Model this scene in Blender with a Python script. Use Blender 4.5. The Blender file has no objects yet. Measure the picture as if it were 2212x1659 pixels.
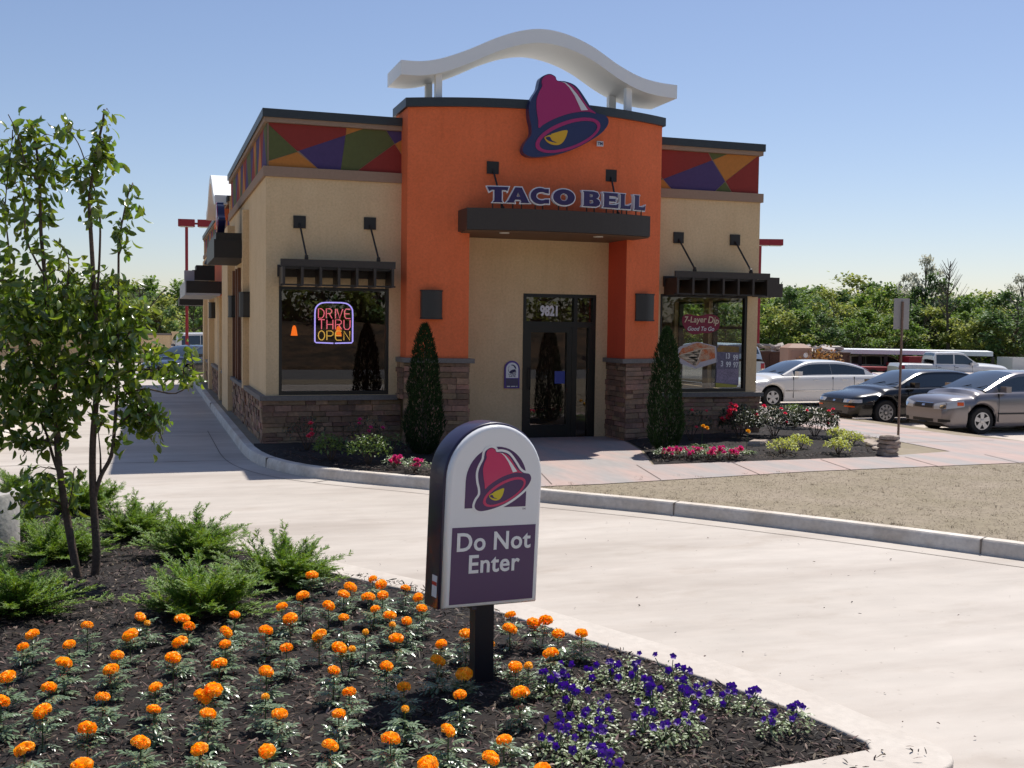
import bpy, math, random
from mathutils import Vector, Matrix, noise
R = math.radians
PI = math.pi
random.seed(7)
COL = bpy.context.scene.collection
DATA=dict(
CAMR=[0.949695, -0.312929, 0.012489],CAMU=[0.004524, 0.053583, 0.998553],CAMF=[0.313145, 0.948264, -0.052303],
CAMLOC=[-1.8668, -19.0738, 2.2],LENS=38.5275,
MARI=[[[-2.53, -12.206], [70, 1370]], [[-2.554, -12.47], [49, 1399]], [[-2.238, -12.065], [188, 1349]], [[-1.934, -11.967], [-1.893, -12.043], [303, 1332]], [[-1.688, -12.075], [-1.651, -12.2], [393, 1336]], [[-1.374, -12.097], [507, 1330]], [[-2.313, -12.465], [149, 1391]], [[-1.988, -12.347], [281, 1369]], [[-1.447, -12.44], [488, 1363]], [[-1.714, -12.628], [389, 1390]], [[-1.47, -12.704], [486, 1391]], [[-2.316, -12.806], [138, 1429]], [[-2.049, -12.739], [253, 1412]], [[-1.758, -12.92], [374, 1424]], [[-2.073, -12.995], [240, 1443]], [[-1.524, -13.081], [473, 1435]], [[-2.571, -13.018], [16, 1464]], [[-2.355, -13.25], [106, 1487]], [[-2.096, -13.46], [222, 1506]], [[-1.851, -13.36], [336, 1482]], [[-1.578, -13.516], [-1.629, -13.513], [461, 1493]], [[-2.559, -13.389], [1, 1515]], [[-2.359, -13.567], [91, 1533]], [[-1.86, -13.693], [332, 1530]], [[-1.618, -13.826], [449, 1540]], [[-2.145, -13.881], [189, 1574]], [[-1.915, -14.121], [304, 1604]], [[-2.389, -14.048], [52, 1616]], [[-1.675, -14.283], [431, 1620]], [[-2.144, -14.3], [177, 1650]], [[-0.902, -11.717], [654, 1288]], [[-0.63, -11.746], [742, 1285]], [[-0.487, -11.877], [-0.483, -12.097], [796, 1292]], [[-0.379, -11.83], [827, 1286]], [[-0.162, -11.951], [903, 1291]], [[-0.207, -12.244], [911, 1315]], [[-1.067, -11.955], [609, 1311]], [[-0.776, -12.03], [710, 1310]], [[-1.047, -12.24], [627, 1334]], [[-0.729, -12.337], [742, 1335]], [[-0.442, -12.356], [-0.45, -12.477], [842, 1330]], [[-0.36, -12.484], [879, 1339]], [[-1.217, -12.457], [574, 1359]], [[-0.926, -12.646], [690, 1369]], [[-0.659, -12.697], [790, 1367]], [[-0.514, -12.882], [856, 1381]], [[-0.287, -13.05], [953, 1392]], [[-0.089, -12.881], [1007, 1369]], [[-1.143, -12.86], [618, 1397]], [[-0.86, -12.972], [-0.785, -12.957], [733, 1401]], [[-0.668, -13.353], [835, 1438]], [[-0.376, -13.324], [946, 1425]], [[-1.295, -13.271], [575, 1450]], [[-0.954, -13.363], [721, 1449]], [[-0.654, -13.715], [872, 1483]], [[-0.3, -13.584], [1003, 1453]], [[-0.936, -13.73], [754, 1497]], [[-0.416, -13.917], [993, 1502]], [[-1.338, -13.663], [573, 1503]], [[-0.719, -14.032], [875, 1531]], [[-1.298, -13.932], [604, 1542]], [[-1.035, -14.026], [732, 1544]], [[-0.863, -14.381], [844, 1595]], [[-0.597, -14.372], [968, 1580]], [[-1.131, -14.386], [713, 1610]], [[-1.402, -14.391], [577, 1625]], [[-0.777, -14.716], [924, 1653]], [[0.297, -12.549], [0.22, -12.773], [1103, 1329]], [[0.468, -12.733], [0.399, -12.701], [1179, 1341]], [[0.445, -13.015], [1206, 1368]], [[0.589, -13.031], [1256, 1365]], [[-0.02, -13.118], [1057, 1391]], [[0.265, -13.372], [1190, 1410]], [[-0.012, -13.575], [1113, 1442]], [[0.067, -13.559], [1141, 1437]], [[-0.117, -13.967], [1124, 1497]], [[-0.38, -14.523], [1089, 1595]], [[-0.506, -14.731], [1060, 1640]], [[-0.329, -14.88], [1171, 1659]], [[-0.754, -11.1], [674, 1242]], [[-0.543, -11.512], [757, 1266]], [[-0.327, -11.514], [823, 1262]], [[-0.356, -11.359], [805, 1252]], [[-0.178, -11.64], [876, 1268]]],
PETU=[[0.33, -13.48], [0.5, -13.45], [0.62, -13.4], [0.75, -13.33], [0.68, -13.62], [0.67, -13.83], [0.95, -13.5], [0.92, -13.77], [0.95, -13.91], [0.18, -13.58], [0.22, -13.79], [0.32, -13.96], [0.6, -14.0], [0.74, -14.03], [0.45, -14.22], [0.5, -14.36], [0.64, -14.32], [0.18, -14.13], [0.25, -14.12], [-0.12, -14.31], [-0.04, -14.33], [0.1, -14.33], [0.17, -14.37], [-0.0, -14.5], [0.01, -14.67], [1.02, -14.01], [1.15, -14.05], [1.09, -14.36], [1.25, -14.31]],
LIMBS=[[[-2.412, 0.178], [-2.451, 0.397], [-2.499, 0.692], [-2.531, 0.949], [-2.558, 1.24], [-2.566, 1.529], [-2.593, 1.889], [-2.617, 2.175], [-2.633, 2.531], [-2.663, 2.884], [-2.666, 3.254], [-2.69, 3.516], [-2.727, 3.716]], [[-2.299, 0.186], [-2.278, 0.388], [-2.296, 0.721], [-2.304, 0.978], [-2.299, 1.271], [-2.273, 1.599], [-2.257, 1.889], [-2.275, 2.251], [-2.292, 2.647], [-2.307, 2.97], [-2.312, 3.166], [-2.26, 3.507], [-2.211, 3.752], [-2.2, 3.846]], [[-2.295, 0.794], [-2.246, 0.976], [-2.166, 1.139], [-2.141, 1.341], [-2.122, 1.597], [-2.113, 1.963], [-2.104, 2.399], [-2.098, 2.798], [-2.066, 3.016], [-2.027, 3.198], [-1.999, 3.264]], [[-2.246, 0.976], [-2.242, 1.16], [-2.254, 1.343]], [[-2.531, 0.949], [-2.599, 1.15], [-2.654, 1.35], [-2.768, 1.531], [-2.881, 1.675]], [[-2.566, 1.529], [-2.699, 1.817], [-2.795, 2.102], [-2.872, 2.454], [-2.904, 2.805], [-2.921, 3.084], [-2.861, 3.575]], [[-2.273, 1.599], [-2.162, 1.744], [-1.99, 1.817], [-1.745, 1.816], [-1.496, 1.816]], [[-2.141, 1.341], [-1.991, 1.486], [-1.852, 1.447], [-1.775, 1.26]], [[-2.593, 1.889], [-2.763, 2.031], [-2.925, 2.065]], [[-2.275, 2.251], [-2.245, 2.685], [-2.246, 3.083], [-2.321, 3.361], [-2.403, 3.605], [-2.501, 3.732]], [[-2.257, 1.889], [-2.085, 2.036], [-1.953, 2.22], [-1.83, 2.368], [-1.742, 2.48]], [[-2.122, 1.597], [-1.921, 1.669], [-1.675, 1.631], [-1.514, 1.76]], [[-2.617, 2.175], [-2.495, 2.391], [-2.46, 2.678], [-2.558, 2.817]], [[-2.666, 3.254], [-2.75, 3.372], [-2.796, 3.579], [-2.85, 3.708]], [[-2.558, 1.24], [-2.704, 1.279], [-2.804, 1.155]], [[-2.499, 0.692], [-2.457, 0.873], [-2.439, 1.055]], [[-2.633, 2.531], [-2.755, 2.81], [-2.756, 3.056], [-2.816, 3.229]]],
CLUST=[[-2.2, 3.796, 0.05, 0.079, 14], [-2.245, 3.615, 0.079, 0.126, 34], [-2.271, 3.364, 0.101, 0.162, 60], [-2.159, 3.442, 0.079, 0.217, 30], [-2.452, 3.69, 0.107, 0.064, 26], [-2.519, 3.597, 0.064, 0.107, 20], [-2.721, 3.671, 0.071, 0.099, 34], [-2.729, 3.479, 0.099, 0.141, 55], [-2.85, 3.628, 0.063, 0.088, 16], [-2.846, 3.402, 0.141, 0.176, 85], [-2.586, 3.382, 0.142, 0.142, 60], [-2.421, 3.391, 0.1, 0.093, 26], [-2.0, 3.199, 0.058, 0.109, 18], [-1.983, 3.092, 0.066, 0.102, 18], [-2.104, 2.942, 0.08, 0.127, 30], [-2.053, 2.836, 0.044, 0.109, 16], [-2.654, 3.096, 0.107, 0.213, 60], [-2.85, 3.087, 0.134, 0.212, 75], [-2.272, 3.15, 0.05, 0.079, 14], [-2.317, 3.005, 0.065, 0.09, 12], [-2.772, 2.739, 0.177, 0.177, 50], [-2.559, 2.728, 0.107, 0.079, 20], [-2.888, 2.524, 0.134, 0.212, 75], [-2.66, 2.459, 0.249, 0.178, 120], [-2.394, 2.501, 0.18, 0.144, 75], [-2.158, 2.471, 0.145, 0.123, 50], [-2.463, 2.249, 0.324, 0.18, 190], [-2.761, 2.173, 0.249, 0.213, 170], [-2.057, 2.218, 0.164, 0.182, 70], [-1.952, 2.329, 0.095, 0.095, 22], [-2.195, 2.035, 0.218, 0.164, 115], [-2.566, 1.889, 0.323, 0.179, 190], [-2.863, 1.817, 0.16, 0.213, 105], [-1.885, 1.964, 0.132, 0.125, 34], [-1.763, 1.816, 0.148, 0.096, 34], [-1.567, 1.76, 0.097, 0.082, 22], [-1.602, 2.021, 0.059, 0.089, 10], [-2.128, 1.78, 0.219, 0.146, 70], [-2.333, 1.672, 0.217, 0.123, 50], [-2.767, 1.567, 0.232, 0.143, 90], [-2.57, 1.493, 0.18, 0.13, 60], [-1.991, 1.633, 0.147, 0.11, 35], [-1.887, 1.521, 0.125, 0.103, 32], [-1.8, 1.353, 0.074, 0.126, 20], [-1.852, 1.447, 0.092, 0.074, 14], [-2.009, 1.431, 0.11, 0.103, 28], [-2.803, 1.317, 0.143, 0.107, 32], [-2.671, 1.242, 0.086, 0.072, 12], [-2.521, 1.348, 0.094, 0.108, 18], [-2.457, 0.983, 0.065, 0.101, 12], [-2.424, 0.799, 0.044, 0.087, 6], [-2.641, 0.952, 0.072, 0.086, 16], [-2.774, 0.885, 0.125, 0.143, 36], [-2.692, 0.773, 0.05, 0.065, 6], [-2.931, 1.462, 0.092, 0.142, 30], [-2.233, 1.434, 0.08, 0.08, 10], [-2.148, 1.231, 0.066, 0.073, 8]])


# ---------------------------------------------------------------- camera, sky, sun, exposure
sc = bpy.context.scene
cam = bpy.data.cameras.new('camera'); camo = bpy.data.objects.new('camera', cam); COL.objects.link(camo)
r_, u_, f_ = Vector(DATA['CAMR']), Vector(DATA['CAMU']), Vector(DATA['CAMF'])
m3 = Matrix((r_, u_, -f_)).transposed()
camo.matrix_world = Matrix.Translation(DATA['CAMLOC']) @ m3.to_4x4()
cam.sensor_width = 36; cam.lens = DATA['LENS']; cam.clip_start = .1; cam.clip_end = 3000
sc.camera = camo
SUNV = Vector((.41, .40, 1.0)).normalized()
EL = math.asin(SUNV.z); AZ = math.atan2(SUNV.x, SUNV.y)
w = bpy.data.worlds.new("World"); sc.world = w; w.use_nodes = True
nt = w.node_tree; bg = nt.nodes['Background']
sky = nt.nodes.new('ShaderNodeTexSky'); sky.sky_type = 'NISHITA'; sky.sun_disc = False
sky.sun_elevation = EL; sky.sun_rotation = AZ; sky.air_density = 1.0; sky.dust_density = .45; sky.ozone_density = 3.0; sky.altitude = 100
tint = nt.nodes.new('ShaderNodeMix'); tint.data_type = 'RGBA'; tint.blend_type = 'MULTIPLY'; tint.inputs[0].default_value = 1; tint.inputs[7].default_value = (1.14, 1.05, 1.08, 1)
nt.links.new(sky.outputs[0], tint.inputs[6]); nt.links.new(tint.outputs[2], bg.inputs[0]); bg.inputs[1].default_value = .096
sun = bpy.data.lights.new('sun', 'SUN'); suno = bpy.data.objects.new('sun', sun); COL.objects.link(suno)
sun.energy = 4.7; sun.angle = R(.53); sun.color = (1, .955, .89)
suno.rotation_euler = SUNV.to_track_quat('Z', 'Y').to_euler(); suno.location = (8, 6, 30)
sc.view_settings.view_transform = 'Standard'; sc.view_settings.look = 'None'
sc.view_settings.exposure = .10; sc.view_settings.gamma = 1

# ---------------------------------------------------------------- helpers
MATS = {}
def M(name, col, rough=.6, var=0, scale=4, col2=None, bump=0, bscale=60, metal=0, spec=.5, island=0, trans=0, coat=0, stretch=(1, 1, 1), emit=None, estr=0, det=6, contrast=1):
    if name in MATS: return MATS[name]
    m = bpy.data.materials.new(name); m.use_nodes = True; n = m.node_tree; N = n.nodes; L = n.links
    p = N['Principled BSDF']; p.inputs['Roughness'].default_value = rough; p.inputs['Metallic'].default_value = metal
    p.inputs['Specular IOR Level'].default_value = spec; p.inputs['Coat Weight'].default_value = coat; p.inputs['Coat Roughness'].default_value = .05
    c = (*col, 1); out = None
    rgb = N.new('ShaderNodeRGB'); rgb.outputs[0].default_value = c; out = rgb.outputs[0]
    tc = N.new('ShaderNodeTexCoord'); mp = N.new('ShaderNodeMapping'); mp.inputs['Scale'].default_value = stretch; L.new(tc.outputs['Object'], mp.inputs[0])
    if col2:
        nz = N.new('ShaderNodeTexNoise'); nz.inputs['Scale'].default_value = scale; nz.inputs['Detail'].default_value = det; L.new(mp.outputs[0], nz.inputs[0])
        mr = N.new('ShaderNodeMapRange'); mr.inputs[1].default_value = .5 - .22 / contrast; mr.inputs[2].default_value = .5 + .22 / contrast; L.new(nz.outputs[0], mr.inputs[0])
        mx = N.new('ShaderNodeMix'); mx.data_type = 'RGBA'; L.new(mr.outputs[0], mx.inputs[0]); L.new(out, mx.inputs[6]); mx.inputs[7].default_value = (*col2, 1); out = mx.outputs[2]
    if var:
        nz = N.new('ShaderNodeTexNoise'); nz.inputs['Scale'].default_value = scale * 7.3; nz.inputs['Detail'].default_value = 4; L.new(mp.outputs[0], nz.inputs[0])
        mr = N.new('ShaderNodeMapRange'); mr.inputs[1].default_value = .3; mr.inputs[2].default_value = .7; mr.inputs[3].default_value = 1 - var; mr.inputs[4].default_value = 1 + var; L.new(nz.outputs[0], mr.inputs[0])
        hs = N.new('ShaderNodeHueSaturation'); L.new(out, hs.inputs['Color']); L.new(mr.outputs[0], hs.inputs['Value']); out = hs.outputs[0]
    if island:
        g = N.new('ShaderNodeNewGeometry'); mr = N.new('ShaderNodeMapRange'); mr.inputs[3].default_value = 1 - island; mr.inputs[4].default_value = 1 + island; L.new(g.outputs['Random Per Island'], mr.inputs[0])
        hs = N.new('ShaderNodeHueSaturation'); L.new(out, hs.inputs['Color']); L.new(mr.outputs[0], hs.inputs['Value'])
        ml = N.new('ShaderNodeMath'); ml.operation = 'MULTIPLY'; ml.inputs[1].default_value = 7.13; fr = N.new('ShaderNodeMath'); fr.operation = 'FRACT'
        L.new(g.outputs['Random Per Island'], ml.inputs[0]); L.new(ml.outputs[0], fr.inputs[0])
        mh = N.new('ShaderNodeMapRange'); mh.inputs[3].default_value = .5 - island * .05; mh.inputs[4].default_value = .5 + island * .05; L.new(fr.outputs[0], mh.inputs[0]); L.new(mh.outputs[0], hs.inputs['Hue'])
        out = hs.outputs[0]
    L.new(out, p.inputs['Base Color'])
    if bump:
        nz = N.new('ShaderNodeTexNoise'); nz.inputs['Scale'].default_value = bscale; nz.inputs['Detail'].default_value = 5; L.new(mp.outputs[0], nz.inputs[0])
        bp = N.new('ShaderNodeBump'); bp.inputs['Strength'].default_value = bump; bp.inputs['Distance'].default_value = .01; L.new(nz.outputs[0], bp.inputs['Height']); L.new(bp.outputs[0], p.inputs['Normal'])
    if emit: p.inputs['Emission Color'].default_value = (*emit, 1); p.inputs['Emission Strength'].default_value = estr
    if trans:
        t = N.new('ShaderNodeBsdfTranslucent'); hs = N.new('ShaderNodeHueSaturation'); hs.inputs['Saturation'].default_value = 1.15; hs.inputs['Value'].default_value = 1.9; hs.inputs['Hue'].default_value = .485; L.new(out, hs.inputs['Color']); L.new(hs.outputs[0], t.inputs[0])
        ms = N.new('ShaderNodeMixShader'); ms.inputs[0].default_value = trans; L.new(p.outputs[0], ms.inputs[1]); L.new(t.outputs[0], ms.inputs[2]); L.new(ms.outputs[0], N['Material Output'].inputs[0])
    MATS[name] = m; return m
def glass(name, tint=(.8, .85, .85), refl=.05, rough=0):
    if name in MATS: return MATS[name]
    m = bpy.data.materials.new(name); m.use_nodes = True; n = m.node_tree; N = n.nodes; L = n.links
    N.remove(N['Principled BSDF'])
    t = N.new('ShaderNodeBsdfTransparent'); t.inputs[0].default_value = (*tint, 1)
    g = N.new('ShaderNodeBsdfGlossy'); g.inputs['Roughness'].default_value = rough
    lw = N.new('ShaderNodeLayerWeight'); lw.inputs[0].default_value = .5; pw = N.new('ShaderNodeMath'); pw.operation = 'POWER'; pw.inputs[1].default_value = 4; L.new(lw.outputs['Facing'], pw.inputs[0])
    f = N.new('ShaderNodeMapRange'); f.inputs[3].default_value = refl; f.inputs[4].default_value = .9; L.new(pw.outputs[0], f.inputs[0]); s = N.new('ShaderNodeMixShader')
    L.new(f.outputs[0], s.inputs[0]); L.new(t.outputs[0], s.inputs[1]); L.new(g.outputs[0], s.inputs[2]); L.new(s.outputs[0], N['Material Output'].inputs[0])
    MATS[name] = m; return m

class MB:
    def __init__(s): s.v = []; s.f = []; s.mi = []; s.pc = []
    def add(s, vs, fs, mi=0):
        o = len(s.v); s.v += [tuple(v) for v in vs]; s.f += [tuple(i + o for i in f) for f in fs]; s.mi += [mi] * len(fs); s.pc.append((o, len(s.v), len(s.f) - len(fs), len(s.f))); return s
    def box(s, x0, x1, y0, y1, z0, z1, mi=0, T=None):
        vs = [Vector((x, y, z)) for z in (z0, z1) for y in (y0, y1) for x in (x0, x1)]
        if T: vs = [T @ v for v in vs]
        return s.add(vs, [(0, 2, 3, 1), (4, 5, 7, 6), (0, 1, 5, 4), (2, 6, 7, 3), (0, 4, 6, 2), (1, 3, 7, 5)], mi)
    def quad(s, a, b, c, d, mi=0): return s.add([a, b, c, d], [(0, 1, 2, 3)], mi)
    def tube(s, pts, rs, n=8, mi=0, cap=True, closed=False):
        pts = [Vector(p) for p in pts]
        if not hasattr(rs, '__len__'): rs = [rs] * len(pts)
        vs = []; fs = []; up = None; m = len(pts)
        for i, p in enumerate(pts):
            if closed: d = pts[(i + 1) % m] - pts[i - 1]
            else: d = pts[min(i + 1, m - 1)] - pts[max(i - 1, 0)]
            if d.length < 1e-9: d = Vector((0, 0, 1))
            d.normalize()
            if up is None: up = Vector((0, 0, 1)) if abs(d.z) < .9 else Vector((1, 0, 0))
            a = d.cross(up)
            if a.length < 1e-4: a = d.cross(Vector((0, 1, 0)))
            a.normalize(); b = a.cross(d); up = b
            for k in range(n):
                t = 2 * PI * k / n; vs.append(p + (a * math.cos(t) + b * math.sin(t)) * rs[i])
        for i in range(m - 1 + (1 if closed else 0)):
            for k in range(n):
                fs.append((i * n + k, i * n + (k + 1) % n, ((i + 1) % m) * n + (k + 1) % n, ((i + 1) % m) * n + k))
        if cap and not closed: fs.append(tuple(range(n))[::-1]); fs.append(tuple((m - 1) * n + k for k in range(n)))
        return s.add(vs, fs, mi)
    def lathe(s, prof, n=16, c=(0, 0, 0), axis='z', mi=0):
        vs = []; fs = []; c = Vector(c)
        for (r, h) in prof:
            for k in range(n):
                t = 2 * PI * k / n
                if axis == 'z': v = Vector((r * math.cos(t), r * math.sin(t), h))
                elif axis == 'y': v = Vector((r * math.cos(t), h, r * math.sin(t)))
                else: v = Vector((h, r * math.cos(t), r * math.sin(t)))
                vs.append(c + v)
        for i in range(len(prof) - 1):
            for k in range(n): fs.append((i * n + k, i * n + (k + 1) % n, (i + 1) * n + (k + 1) % n, (i + 1) * n + k))
        fs.append(tuple(range(n))[::-1]); fs.append(tuple((len(prof) - 1) * n + k for k in range(n)))
        return s.add(vs, fs, mi)
    def prism(s, pts, z0, z1, mi=0):   # polygon in xy, extruded
        n = len(pts); vs = [(x, y, z0) for x, y in pts] + [(x, y, z1) for x, y in pts]
        return s.add(vs, [tuple(range(n))[::-1], tuple(range(n, 2 * n))] + [(i, (i + 1) % n, n + (i + 1) % n, n + i) for i in range(n)], mi)
    def mesh(s, name, mats, smooth=False):
        me = bpy.data.meshes.new(name); me.from_pydata(s.v, [], s.f)
        for m in (mats if isinstance(mats, (list, tuple)) else [mats]): me.materials.append(m)
        if any(s.mi): me.polygons.foreach_set('material_index', s.mi)
        if smooth: me.polygons.foreach_set('use_smooth', [True] * len(me.polygons))
        me.update(); return me
    def build_each(s, name, mats, parent=None, **k):   # every separately added piece becomes a part of its own
        out = []
        for (v0, v1, f0, f1) in s.parts():
            q = MB(); q.v = s.v[v0:v1]; q.f = [tuple(i - v0 for i in f) for f in s.f[f0:f1]]; q.mi = s.mi[f0:f1]; out.append(q.build(name, mats, parent, **k))
        return out
    def parts(s): return s.pc
    def build(s, name, mats, parent=None, smooth=False, angle=None):
        me = s.mesh(name, mats, smooth or angle is not None)
        if angle is not None: me.set_sharp_from_angle(angle=R(angle))
        return link(name, me, parent)
def link(name, me, parent=None, loc=None, rz=None, scale=None):
    o = bpy.data.objects.new(name, me); COL.objects.link(o)
    if parent: o.parent = parent
    if loc is not None: o.location = loc
    if rz is not None: o.rotation_euler = (0, 0, rz)
    if scale is not None: o.scale = (scale,) * 3 if not hasattr(scale, '__len__') else scale
    return o
def tag(o, label=None, cat=None, group=None, kind=None):
    if label: o['label'] = label
    if cat: o['category'] = cat
    if group: o['group'] = group
    if kind: o['kind'] = kind
    return o
def thing(name, label, cat, loc=(0, 0, 0), rz=0, group=None):
    return tag(link(name, None, None, loc, rz), label, cat, group)
def struct(name, mb, m, **k): return tag(mb.build(name, m, **k), kind='structure')
def copy_tree(o, parent=None):
    c = o.copy(); COL.objects.link(c)
    if parent: c.parent = parent
    for ch in list(o.children): copy_tree(ch, c)
    return c
def cr(pts, n=6, closed=True):      # Catmull-Rom through points
    out = []; N = len(pts)
    rng = range(N if closed else N - 1)
    for i in rng:
        if closed: p = [Vector(pts[(i + k - 1) % N]) for k in range(4)]
        else: p = [Vector(pts[min(max(i + k - 1, 0), N - 1)]) for k in range(4)]
        for j in range(n):
            t = j / n
            out.append(.5 * ((2 * p[1]) + (p[2] - p[0]) * t + (2 * p[0] - 5 * p[1] + 4 * p[2] - p[3]) * t * t + (3 * p[1] - p[0] - 3 * p[2] + p[3]) * t ** 3))
    if not closed: out.append(Vector(pts[-1]))
    return [tuple(v) for v in out]
def shape_mesh(polys, depth, m, name='shape', bevel=0):   # filled 2D outlines (holes allowed) -> thin solid, local xy plane
    cu = bpy.data.curves.new(name, 'CURVE'); cu.dimensions = '2D'; cu.fill_mode = 'BOTH'; cu.extrude = depth / 2; cu.bevel_depth = bevel
    for pl in polys:
        sp = cu.splines.new('POLY'); sp.points.add(len(pl) - 1)
        for i, p in enumerate(pl): sp.points[i].co = (p[0], p[1], 0, 1)
        sp.use_cyclic_u = True
    o = bpy.data.objects.new(name, cu); me = bpy.data.meshes.new_from_object(o); me.name = name
    me.materials.clear(); me.materials.append(m); bpy.data.objects.remove(o); bpy.data.curves.remove(cu); return me
def text_mesh(txt, size, m, depth=.01, bold=0, sx=1, align='CENTER', shear=0, space=1, line=1, name='lettering'):
    cu = bpy.data.curves.new(name, 'FONT'); cu.body = txt; cu.size = size; cu.extrude = depth / 2; cu.offset = bold; cu.align_x = align; cu.align_y = 'CENTER'
    cu.shear = shear; cu.space_character = space; cu.space_line = line; cu.resolution_u = 4
    o = bpy.data.objects.new(name, cu); me = bpy.data.meshes.new_from_object(o); me.name = name
    me.materials.clear(); me.materials.append(m); bpy.data.objects.remove(o); bpy.data.curves.remove(cu)
    if sx != 1: me.transform(Matrix.Diagonal((sx, 1, 1, 1)))
    return me
UP = Matrix.Rotation(PI / 2, 4, 'X')    # local xy plane stands up facing -Y
def stand(me, loc, parent=None, name=None, rz=0, T=None):
    me.transform(Matrix.Translation(loc) @ Matrix.Rotation(rz, 4, 'Z') @ UP if T is None else T)
    return link(name or me.name, me, parent)

# ---------------------------------------------------------------- materials
def concrete(name, col, col2):
    m = M(name, col, .75, .05, .5, col2, .2, 90, stretch=(.6, 1.3, 1), det=9, contrast=1.0); n = m.node_tree; N = n.nodes; L = n.links; p = N['Principled BSDF']; src = p.inputs['Base Color'].links[0].from_socket
    tc = N.new('ShaderNodeTexCoord')
    for scl, rot, lo, hi, dark, st in ((.22, .5, .44, .66, (.80, .775, .76), (1, 4.5, 1)), (1.1, -.9, .55, .75, (.87, .84, .81), (1, 1.6, 1)), (14, 0, .64, .72, (.72, .70, .68), (1, 1, 1))):
        mp = N.new('ShaderNodeMapping'); mp.inputs['Rotation'].default_value = (0, 0, rot); mp.inputs['Scale'].default_value = st; L.new(tc.outputs['Object'], mp.inputs[0])
        nz = N.new('ShaderNodeTexNoise'); nz.inputs['Scale'].default_value = scl; nz.inputs['Detail'].default_value = 7; nz.inputs['Roughness'].default_value = .62; L.new(mp.outputs[0], nz.inputs[0])
        mr = N.new('ShaderNodeMapRange'); mr.inputs[1].default_value = lo; mr.inputs[2].default_value = hi; L.new(nz.outputs[0], mr.inputs[0])
        mx = N.new('ShaderNodeMix'); mx.data_type = 'RGBA'; mx.blend_type = 'MULTIPLY'; L.new(mr.outputs[0], mx.inputs[0]); L.new(src, mx.inputs[6]); mx.inputs[7].default_value = (*dark, 1); src = mx.outputs[2]
    L.new(src, p.inputs['Base Color']); return m
m_conc = concrete('pale_concrete', (.57, .51, .445), (.48, .425, .365))
m_kerb = M('kerb_concrete', (.74, .68, .60), .8, .1, 2.5, (.56, .48, .39), .35, 60)
m_walk = M('pink_concrete', (.46, .335, .29), .8, .06, 1.2, (.35, .32, .30), .2, 80, stretch=(1.6, .35, 1), contrast=2)
m_mulch = M('mulch', (.018, .010, .007), .95, .5, 9, (.006, .004, .003), 1, 40)
m_chip = M('bark_chip', (.062, .036, .023), .7, island=.95)
m_lawn = M('dormant_grass', (.32, .26, .19), .95, .10, 1.3, (.26, .215, .14), .1, 90)
m_blade = M('dry_grass_blade', (.33, .27, .195), .9, island=.22)
m_beige = M('beige_stucco', (.82, .60, .345), .9, .05, 3, (.78, .56, .315), .35, 160)
m_orange = M('orange_stucco', (.93, .20, .070), .88, .05, 3, (.89, .185, .062), .35, 160)
def streaks(m, amt=.90):     # faint rain streaks and blotches that belong to the plaster
    n = m.node_tree; N = n.nodes; L = n.links; p = N['Principled BSDF']; src = p.inputs['Base Color'].links[0].from_socket; tc = N.new('ShaderNodeTexCoord')
    for st, scl, lo, hi, am in (((5, 5, .35), 1.6, .5, .72, amt), ((1, 1, 1), .9, .45, .7, .94), ((1, 1, 1), 30, .45, .65, .93)):
        mp = N.new('ShaderNodeMapping'); mp.inputs['Scale'].default_value = st; L.new(tc.outputs['Object'], mp.inputs[0]); nz = N.new('ShaderNodeTexNoise'); nz.inputs['Scale'].default_value = scl; nz.inputs['Detail'].default_value = 6; L.new(mp.outputs[0], nz.inputs[0])
        mr = N.new('ShaderNodeMapRange'); mr.inputs[1].default_value = lo; mr.inputs[2].default_value = hi; L.new(nz.outputs[0], mr.inputs[0])
        mx = N.new('ShaderNodeMix'); mx.data_type = 'RGBA'; mx.blend_type = 'MULTIPLY'; L.new(mr.outputs[0], mx.inputs[0]); L.new(src, mx.inputs[6]); mx.inputs[7].default_value = (am, am * .985, am * .96, 1); src = mx.outputs[2]
    L.new(src, p.inputs['Base Color'])
streaks(m_beige, .955); streaks(m_orange, .95)
m_trim = M('taupe_stucco', (.36, .24, .165), .9, .05, 3, None, .3, 160)
m_cap = M('dark_metal_coping', (.035, .042, .045), .45, .1, 3)
m_roof = M('roof_membrane', (.55, .54, .5), .8)
m_dark = M('dark_bronze', (.020, .016, .012), .5, .1, 5)
m_canopy = M('brown_canopy_metal', (.045, .034, .026), .5, .08, 3)
m_soffit = M('soffit_brown', (.16, .085, .045), .7, .05, 3)
m_frame = M('black_window_frame', (.010, .009, .008), .35)
m_stone = M('stacked_stone', (.36, .20, .12), .9, .2, 3, (.22, .145, .10), .6, 45, island=.38)
m_ledge = M('stone_ledge', (.20, .175, .155), .85, .15, 4, None, .4, 50)
m_white = M('white_painted_metal', (.90, .90, .88), .45)
m_glass = glass('window_glass', (.70, .74, .72), .12); m_glass2 = glass('side_window_glass', (.85, .88, .86), .05)
m_carglass = M('car_glass', (.025, .035, .04), .04, spec=.9, coat=.4)
m_tyre = M('tyre_rubber', (.012, .012, .012), .8)
m_rim = M('alloy_rim', (.55, .55, .55), .3, metal=.7)
m_rubber = M('black_plastic', (.015, .015, .016), .5)
m_lamp = M('headlight_glass', (.55, .57, .58), .08, coat=.6)
m_red = M('red_lens', (.45, .01, .01), .2)
m_amber = M('amber_lens', (.8, .12, .01), .25)
m_chrome = M('chrome', (.7, .7, .7), .15, metal=1)
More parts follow.
